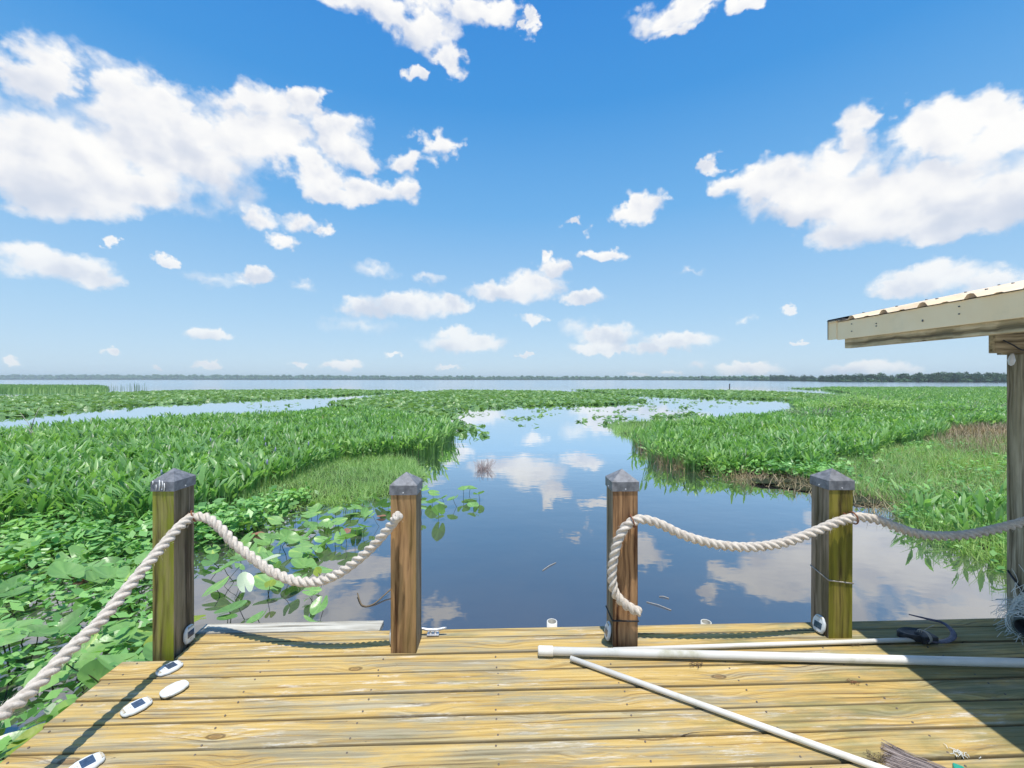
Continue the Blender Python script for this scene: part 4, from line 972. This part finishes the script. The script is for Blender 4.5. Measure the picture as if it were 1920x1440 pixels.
va = [bm.verts.new(((px - 960) * Y / F, Y * .992, WATER - .2)) for px, Y in low]; vb = [bm.verts.new(((px - 960) * Y / F, Y * 1.02, WATER + .6)) for px, Y in low]; vc = [bm.verts.new(((px - 960) * Y * 2 / F, Y * 2, WATER + 1.2)) for px, Y in low]
for i in range(len(low) - 1): bm.faces.new((va[i], va[i + 1], vb[i + 1], vb[i])); bm.faces.new((vb[i], vb[i + 1], vc[i + 1], vc[i]))
tag(obj('far_shore_ground', bm, M['far_tree']), kind='structure')
# the nearer trees on the right are separate trees
def leafy_crown(n=420):
    Pn = []; lob = [(Vector((random.uniform(-.55, .55), random.uniform(-.4, .4), random.uniform(-.1, .55))), random.uniform(.38, .6)) for _ in range(7)]
    u = rng.normal(size=(n, 3)); u /= np.linalg.norm(u, axis=1, keepdims=True); P = np.zeros((n, 3))
    for i in range(n): c_, r_ = lob[i % 7]; P[i] = np.array(c_) + u[i] * r_ * rng.uniform(.75, 1.0)
    return ribbons(P, u + rng.normal(0, .7, (n, 3)), .26 * rng.uniform(.7, 1.3, n), .22 * rng.uniform(.7, 1.3, n), np.full(n, .2), rng.uniform(.05, 1, n), 1)
crowns = [np_mesh('crown', *leafy_crown()) for _ in range(5)]
for me in crowns: me.materials.append(M['far_tree'])
bm = bmesh.new(); tube(bm, [(0, 0, -.2), (.02, 0, .3), (0, .02, .62)], [.05, .04, .025], 7); tube(bm, [(0, 0, .35), (.12, .03, .6)], [.03, .015], 6); tube(bm, [(0, 0, .42), (-.12, -.03, .62)], [.025, .012], 6)
trunk_me = bpy.data.meshes.new('trunk'); bm.to_mesh(trunk_me); bm.free(); trunk_me.materials.append(M['bark'])
root0 = []
px = 1450; i = 0
while px < 1893:
    hh = tree_h(px) * random.uniform(.78, 1.16); Y = shore_y(px) * random.uniform(.985, 1.03)
    if i < 5:
        t = thing('shore_tree', 'dark green broadleaf tree in the row on the far right shore', 'tree', (0, 0, 0), 0, 'trees along the far right shore')
        c = bpy.data.objects.new('crown', crowns[i]); COL.objects.link(c); c.parent = t; c.location = (0, 0, .45); c.scale = (.5, .5, .56)
        c = bpy.data.objects.new('trunk', trunk_me); COL.objects.link(c); c.parent = t; root0.append(t)
    else:
        src = root0[random.randrange(5)]; t = src.copy(); COL.objects.link(t)
        for ch in src.children: c = ch.copy(); COL.objects.link(c); c.parent = t
    t.location = ((px - 960) * Y / F, Y, WATER); t.rotation_euler = (0, 0, random.uniform(0, 6.28)); t.scale = (hh * random.uniform(.9, 1.25), hh, hh)
    px += random.uniform(5, 9) * (1 if px < 1600 else 1.3); i += 1

# ------------------------------------------------------------------ roofed shelter on the right
XE, YF, ZE, SL = 2.12, 2.836, 1.86, .205
sh = thing('boat_shelter', 'open shelter with ribbed cream metal roof and timber post on the right', 'shelter', (3.07, 2.62, 0))
o0 = Vector((3.07, 2.62, 0))
RX = 6.2; RY0 = -1.4
bm = bmesh.new()                                           # ribbed sheet, ribs running up the slope
prof = []
yy = YF
while yy > RY0:
    prof += [(yy, 0), (yy - .065, 0), (yy - .075, .004), (yy - .095, .004), (yy - .105, 0), (yy - .1715, 0), (yy - .186, .019), (yy - .2, .022), (yy - .214, .019)]
    yy -= .2286
top = []; bot = []
for (x, z) in ((XE - .025, ZE - .025 * SL), (4.2, ZE + (4.2 - XE) * SL), (RX, ZE + (RX - XE) * SL)):
    top.append([bm.verts.new(Vector((x, y_, z + dz + .004)) - o0) for y_, dz in prof]); bot.append([bm.verts.new(Vector((x, y_, z + dz + .0028)) - o0) for y_, dz in prof])
for rows, flip in ((top, 0), (bot, 1)):
    for a_, b_ in zip(rows, rows[1:]):
        for i in range(len(prof) - 1): 
            q_ = (a_[i], a_[i + 1], b_[i + 1], b_[i]); bm.faces.new(q_ if flip else q_[::-1])
for rows in ((top[0], bot[0]),):
    for i in range(len(prof) - 1): bm.faces.new((rows[0][i], rows[0][i + 1], rows[1][i + 1], rows[1][i]))
obj('roof_sheet', bm, M['roof'], sh)
def shb(name, lo, hi, mat, bev=.002, parent=sh, rot=None):
    bm = bmesh.new(); box(bm, Vector(lo) - o0, Vector(hi) - o0, bev); return obj(name, bm, mat, parent)
shb('fascia', (XE - .012, RY0, ZE - .118), (XE - .002, YF - .07, ZE - .004), M['fascia'])
shb('sub_fascia', (XE + .002, RY0, ZE - .175), (XE + .040, YF - .115, ZE - .012), M['beam_wood'])
# corner flashing at the far end, folded round the rake
bm = bmesh.new(); box(bm, Vector((XE - .016, YF - .069, ZE - .112)) - o0, Vector((XE - .004, YF + .004, ZE + .012)) - o0, .001)
obj('corner_flashing', bm, M['fascia'], sh)
bm = bmesh.new()
L_ = RX - XE
vs = [bm.verts.new(Vector(p) - o0) for p in ((XE - .02, YF + .004, ZE - .11), (XE - .02, YF + .004, ZE + .02), (XE - .02, YF - .06, ZE + .022), (RX, YF + .004, ZE - .11 + L_ * SL), (RX, YF + .004, ZE + .02 + L_ * SL), (RX, YF - .06, ZE + .022 + L_ * SL))]
bm.faces.new((vs[0], vs[1], vs[4], vs[3]))
bmesh.ops.solidify(bm, geom=list(bm.faces), thickness=.003)
obj('rake_trim', bm, M['fascia'], sh)
bm = bmesh.new(); box(bm, Vector((XE - .022, YF - .12, ZE + .0075)) - o0, Vector((XE + .03, YF + .006, ZE + .0135)) - o0, .001); obj('edge_strip', bm, M['flash'], sh)
# screws dotted over roof and fascia
bm = bmesh.new()
for i in range(16):
    y_ = YF - .19 - .2286 * i
    for (x, z) in ((XE - .013, ZE - .03 - .02 * (i % 3)), (XE - .013, ZE - .075 + .01 * (i % 2))):
        tube(bm, [Vector((x + .002, y_ + .05 * (i % 2), z)) - o0, Vector((x - .003, y_ + .05 * (i % 2), z)) - o0], .0035, 6)
    for xx in (XE + .06, XE + .45, XE + .9): tube(bm, [Vector((xx, y_, ZE + (xx - XE) * SL + .02)) - o0, Vector((xx, y_, ZE + (xx - XE) * SL + .031)) - o0], .006, 6)
obj('roof_screws', bm, M['flash'], sh)
# header and posts
shb('header_beam', (2.895, 2.555, 1.645), (RX, 2.593, 1.775), M['header_wood'], .003)
shb('header_beam', (3.15, 2.735, 1.645), (RX, 2.773, 1.775), M['header_wood'], .003)
for i in range(3):
    bm = bmesh.new(); y0 = (2.60, .9, -.9)[i]
    box(bm, (0, -.019, -.14), (math.hypot(RX - XE - .05, (RX - XE - .05) * SL), .019, -.002), .003)
    bm.transform(Matrix.Translation(Vector((XE + .045, y0 + .065, ZE)) - o0) @ Matrix.Rotation(-math.atan(SL), 4, 'Y')); obj('rafter', bm, M['header_wood'], sh)
def sh_post(x, y_):
    bm = bmesh.new(); box(bm, Vector((x, y_, -1.4)) - o0, Vector((x + .14, y_ + .14, 1.644)) - o0, .005); return obj('shelter_post', bm, M['shelter_wood'], sh)
sh_post(3.168, 2.594); sh_post(5.6, 2.594); sh_post(2.995, -.9); sh_post(5.6, -.9)
bm = bmesh.new(); tube(bm, [Vector((3.158, 2.72, .27)) - o0, Vector((3.150, 2.65, .20)) - o0, Vector((3.16, 2.585, .13)) - o0, Vector((3.25, 2.585, .10)) - o0], .006, 6); obj('cable_tie', bm, M['black'], sh)
bm = bmesh.new(); tube(bm, spline([Vector((2.93, 2.545, 1.72)) - o0, Vector((2.98, 2.535, 1.69)) - o0, Vector((3.03, 2.53, 1.66)) - o0, Vector((3.10, 2.545, 1.70)) - o0], .02), .004, 6); obj('cord', bm, M['black'], sh)
bm = bmesh.new(); tube(bm, [Vector((2.972, 2.535, 1.64)) - o0, Vector((2.97, 2.535, 1.625)) - o0, Vector((2.968, 2.535, 1.60)) - o0, Vector((2.966, 2.535, 1.575)) - o0, Vector((2.966, 2.535, 1.567)) - o0], [.006, .011, .017, .012, .003], 12); obj('string_bulb', bm, M['light_body'], sh)

# ------------------------------------------------------------------ frayed net roll at the shelter post
c = Vector((2.92, 2.44, .075))
t = thing('net_roll', 'frayed pale net bundled round a dark pipe at the foot of the shelter post', 'net', c)
bm = bmesh.new(); pipe_mesh(bm, (.45, .30, .02), (0, -.02, .0), .055, .008); obj('core_pipe', bm, [M['pipe_dark'], M['black']], t)
bm = bmesh.new()
for i in range(170):
    a_ = random.uniform(0, 6.28); r0 = random.uniform(.052, .075); k_ = random.uniform(0, .35)
    ax = Vector((.79, .55, .03)); n_ = Vector((-.55, .79, 0)); up = Vector((0, 0, 1))
    b_ = ax * k_ + (n_ * math.cos(a_) + up * math.sin(a_)) * r0
    e = b_ + (n_ * math.cos(a_) + up * math.sin(a_)) * random.uniform(.01, .07) - ax * random.uniform(.0, .09) + Vector((-random.uniform(0, .05), 0, -random.uniform(0, .06)))
    e.z = max(e.z, -.07); m_ = (b_ + e) / 2 + Vector((random.uniform(-.02, .02), random.uniform(-.02, .02), random.uniform(0, .03)))
    tube(bm, spline([b_, m_, e], .02), .0011, 4, False)
for i in range(40):
    k_ = i * .012; pts = []
    for j in range(17):
        a_ = 2 * math.pi * j / 16; pts.append(Vector((.79, .55, .03)) * (k_ + .02 * math.sin(a_ * 3 + i)) + (Vector((-.55, .79, 0)) * math.cos(a_) + Vector((0, 0, 1)) * math.sin(a_)) * (.062 + .01 * math.sin(i * 2.3 + a_ * 2)))
    tube(bm, pts, .0022, 4, False)
obj('strands', bm, M['net'], t)
bm = bmesh.new()
for i in range(120):
    b_ = Vector((random.uniform(.03, .26), random.uniform(.02, .10), random.uniform(.05, .16))); e = b_ + Vector((random.uniform(-.04, .12), random.uniform(-.08, .03), random.uniform(.0, .16)))
    tube(bm, spline([b_, (b_ + e) / 2 + Vector((random.uniform(-.03, .03), -.02, random.uniform(-.02, .03))), e], .03), .0016, 4, False)
obj('loose_netting', bm, M['net'], t)

# ------------------------------------------------------------------ broom at the bottom right
h0 = on(1806, 1472, .022)
t = thing('broom', 'grey bristled broom head entering at the bottom right of the deck', 'broom', h0)
tip = on(1668, 1424, .008) - h0; ax = tip.normalized(); side = Vector((0, 0, 1)).cross(ax).normalized()
n = 520; s_ = rng.uniform(-1, 1, n); zz = rng.uniform(0, 1, n)
Pb = np.array([(side * (.04 * a_) + Vector((0, 0, -.015 + .03 * b_))) for a_, b_ in zip(s_, zz)])
Db = np.array([ax * 1.0 + side * (.28 * a_ + random.uniform(-.06, .06)) + Vector((0, 0, -.10 * b_ + random.uniform(-.03, .03))) for a_, b_ in zip(s_, zz)])
Lb = tip.length * rng.uniform(.85, 1.12, n)
Vb, Qb, Rb = ribbons(Pb, Db, Lb, np.full(n, .004), np.full(n, .03), rng.uniform(0, 1, n), 3)
floor_ = -h0.z + .003; Vb[:, 2] = np.maximum(Vb[:, 2], floor_ + rng.uniform(0, .004, len(Vb))); 
link_mesh('bristles', np_mesh('bristles', Vb, Qb, Rb), M['broom'], t)
bm = bmesh.new(); box(bm, (-.012, -.055, -.022), (.02, .055, .035), .006); bm.transform(Matrix(((ax.x, side.x, 0, 0), (ax.y, side.y, 0, 0), (0, 0, 1, 0), (0, 0, 0, 1)))); obj('binding', bm, M['green_plastic'], t)
bm = bmesh.new(); tube(bm, [Vector((0, 0, .005)) - ax * .01, Vector((0, 0, .0)) - ax * 1.2], .013, 14); obj('handle', bm, M['twig'], t)

# ------------------------------------------------------------------ scraps on the deck
def scrap(name, label, px, py, n, L_, mat, cat):
    p = on(px, py, .004); bm = bmesh.new()
    for i in range(n):
        a_ = random.uniform(0, 6.28); d_ = Vector((math.cos(a_), math.sin(a_) * .6, random.uniform(.0, .25))); o_ = Vector((random.gauss(0, L_ * .5), random.gauss(0, L_ * .25), 0)); l = L_ * random.uniform(.3, 1)
        tube(bm, [p + o_, p + o_ + d_ * l * .5 + Vector((0, 0, .004)), p + o_ + Vector((d_.x * l, d_.y * l + random.uniform(-.01, .01), 0.001))], .0011, 4, False)
    tag(obj(name, bm, mat), label, cat)
scrap('dry_weed', 'wisp of pale dry weed beside the thin pole in front of the olive post', 1600, 1206, 26, .05, M['straw'], 'dry weed')
scrap('dry_weed', 'small reddish tuft of dry weed below the thick pipe', 1602, 1280, 14, .03, M['rust'], 'dry weed')
scrap('dry_weed', 'brown tuft of dry weed caught under the thick white pipe', 1305, 1247, 18, .04, M['dead'], 'dry weed')
scrap('dry_weed', 'little bunch of white fibres near the bottom right corner', 1800, 1413, 24, .035, M['net'], 'dry weed')
scrap('dry_weed', 'loose straw between the slanted pole and the broom', 1640, 1420, 26, .05, M['straw'], 'dry weed')

# ------------------------------------------------------------------ haze over the lake
HAZE = 0.0004
if HAZE:
    bm = bmesh.new(); box(bm, (-3600, -20, WATER - 1.2), (3600, 3300, 22))
    m_, N = new_mat('lake_haze')
    vol = N.new('ShaderNodeVolumePrincipled', {'Color': (.86, .97, 1.0), 'Density': HAZE, 'Anisotropy': .2})
    N.l.new(vol.outputs[0], N.new('ShaderNodeOutputMaterial').inputs['Volume'])
    tag(obj('haze', bm, m_), kind='stuff')
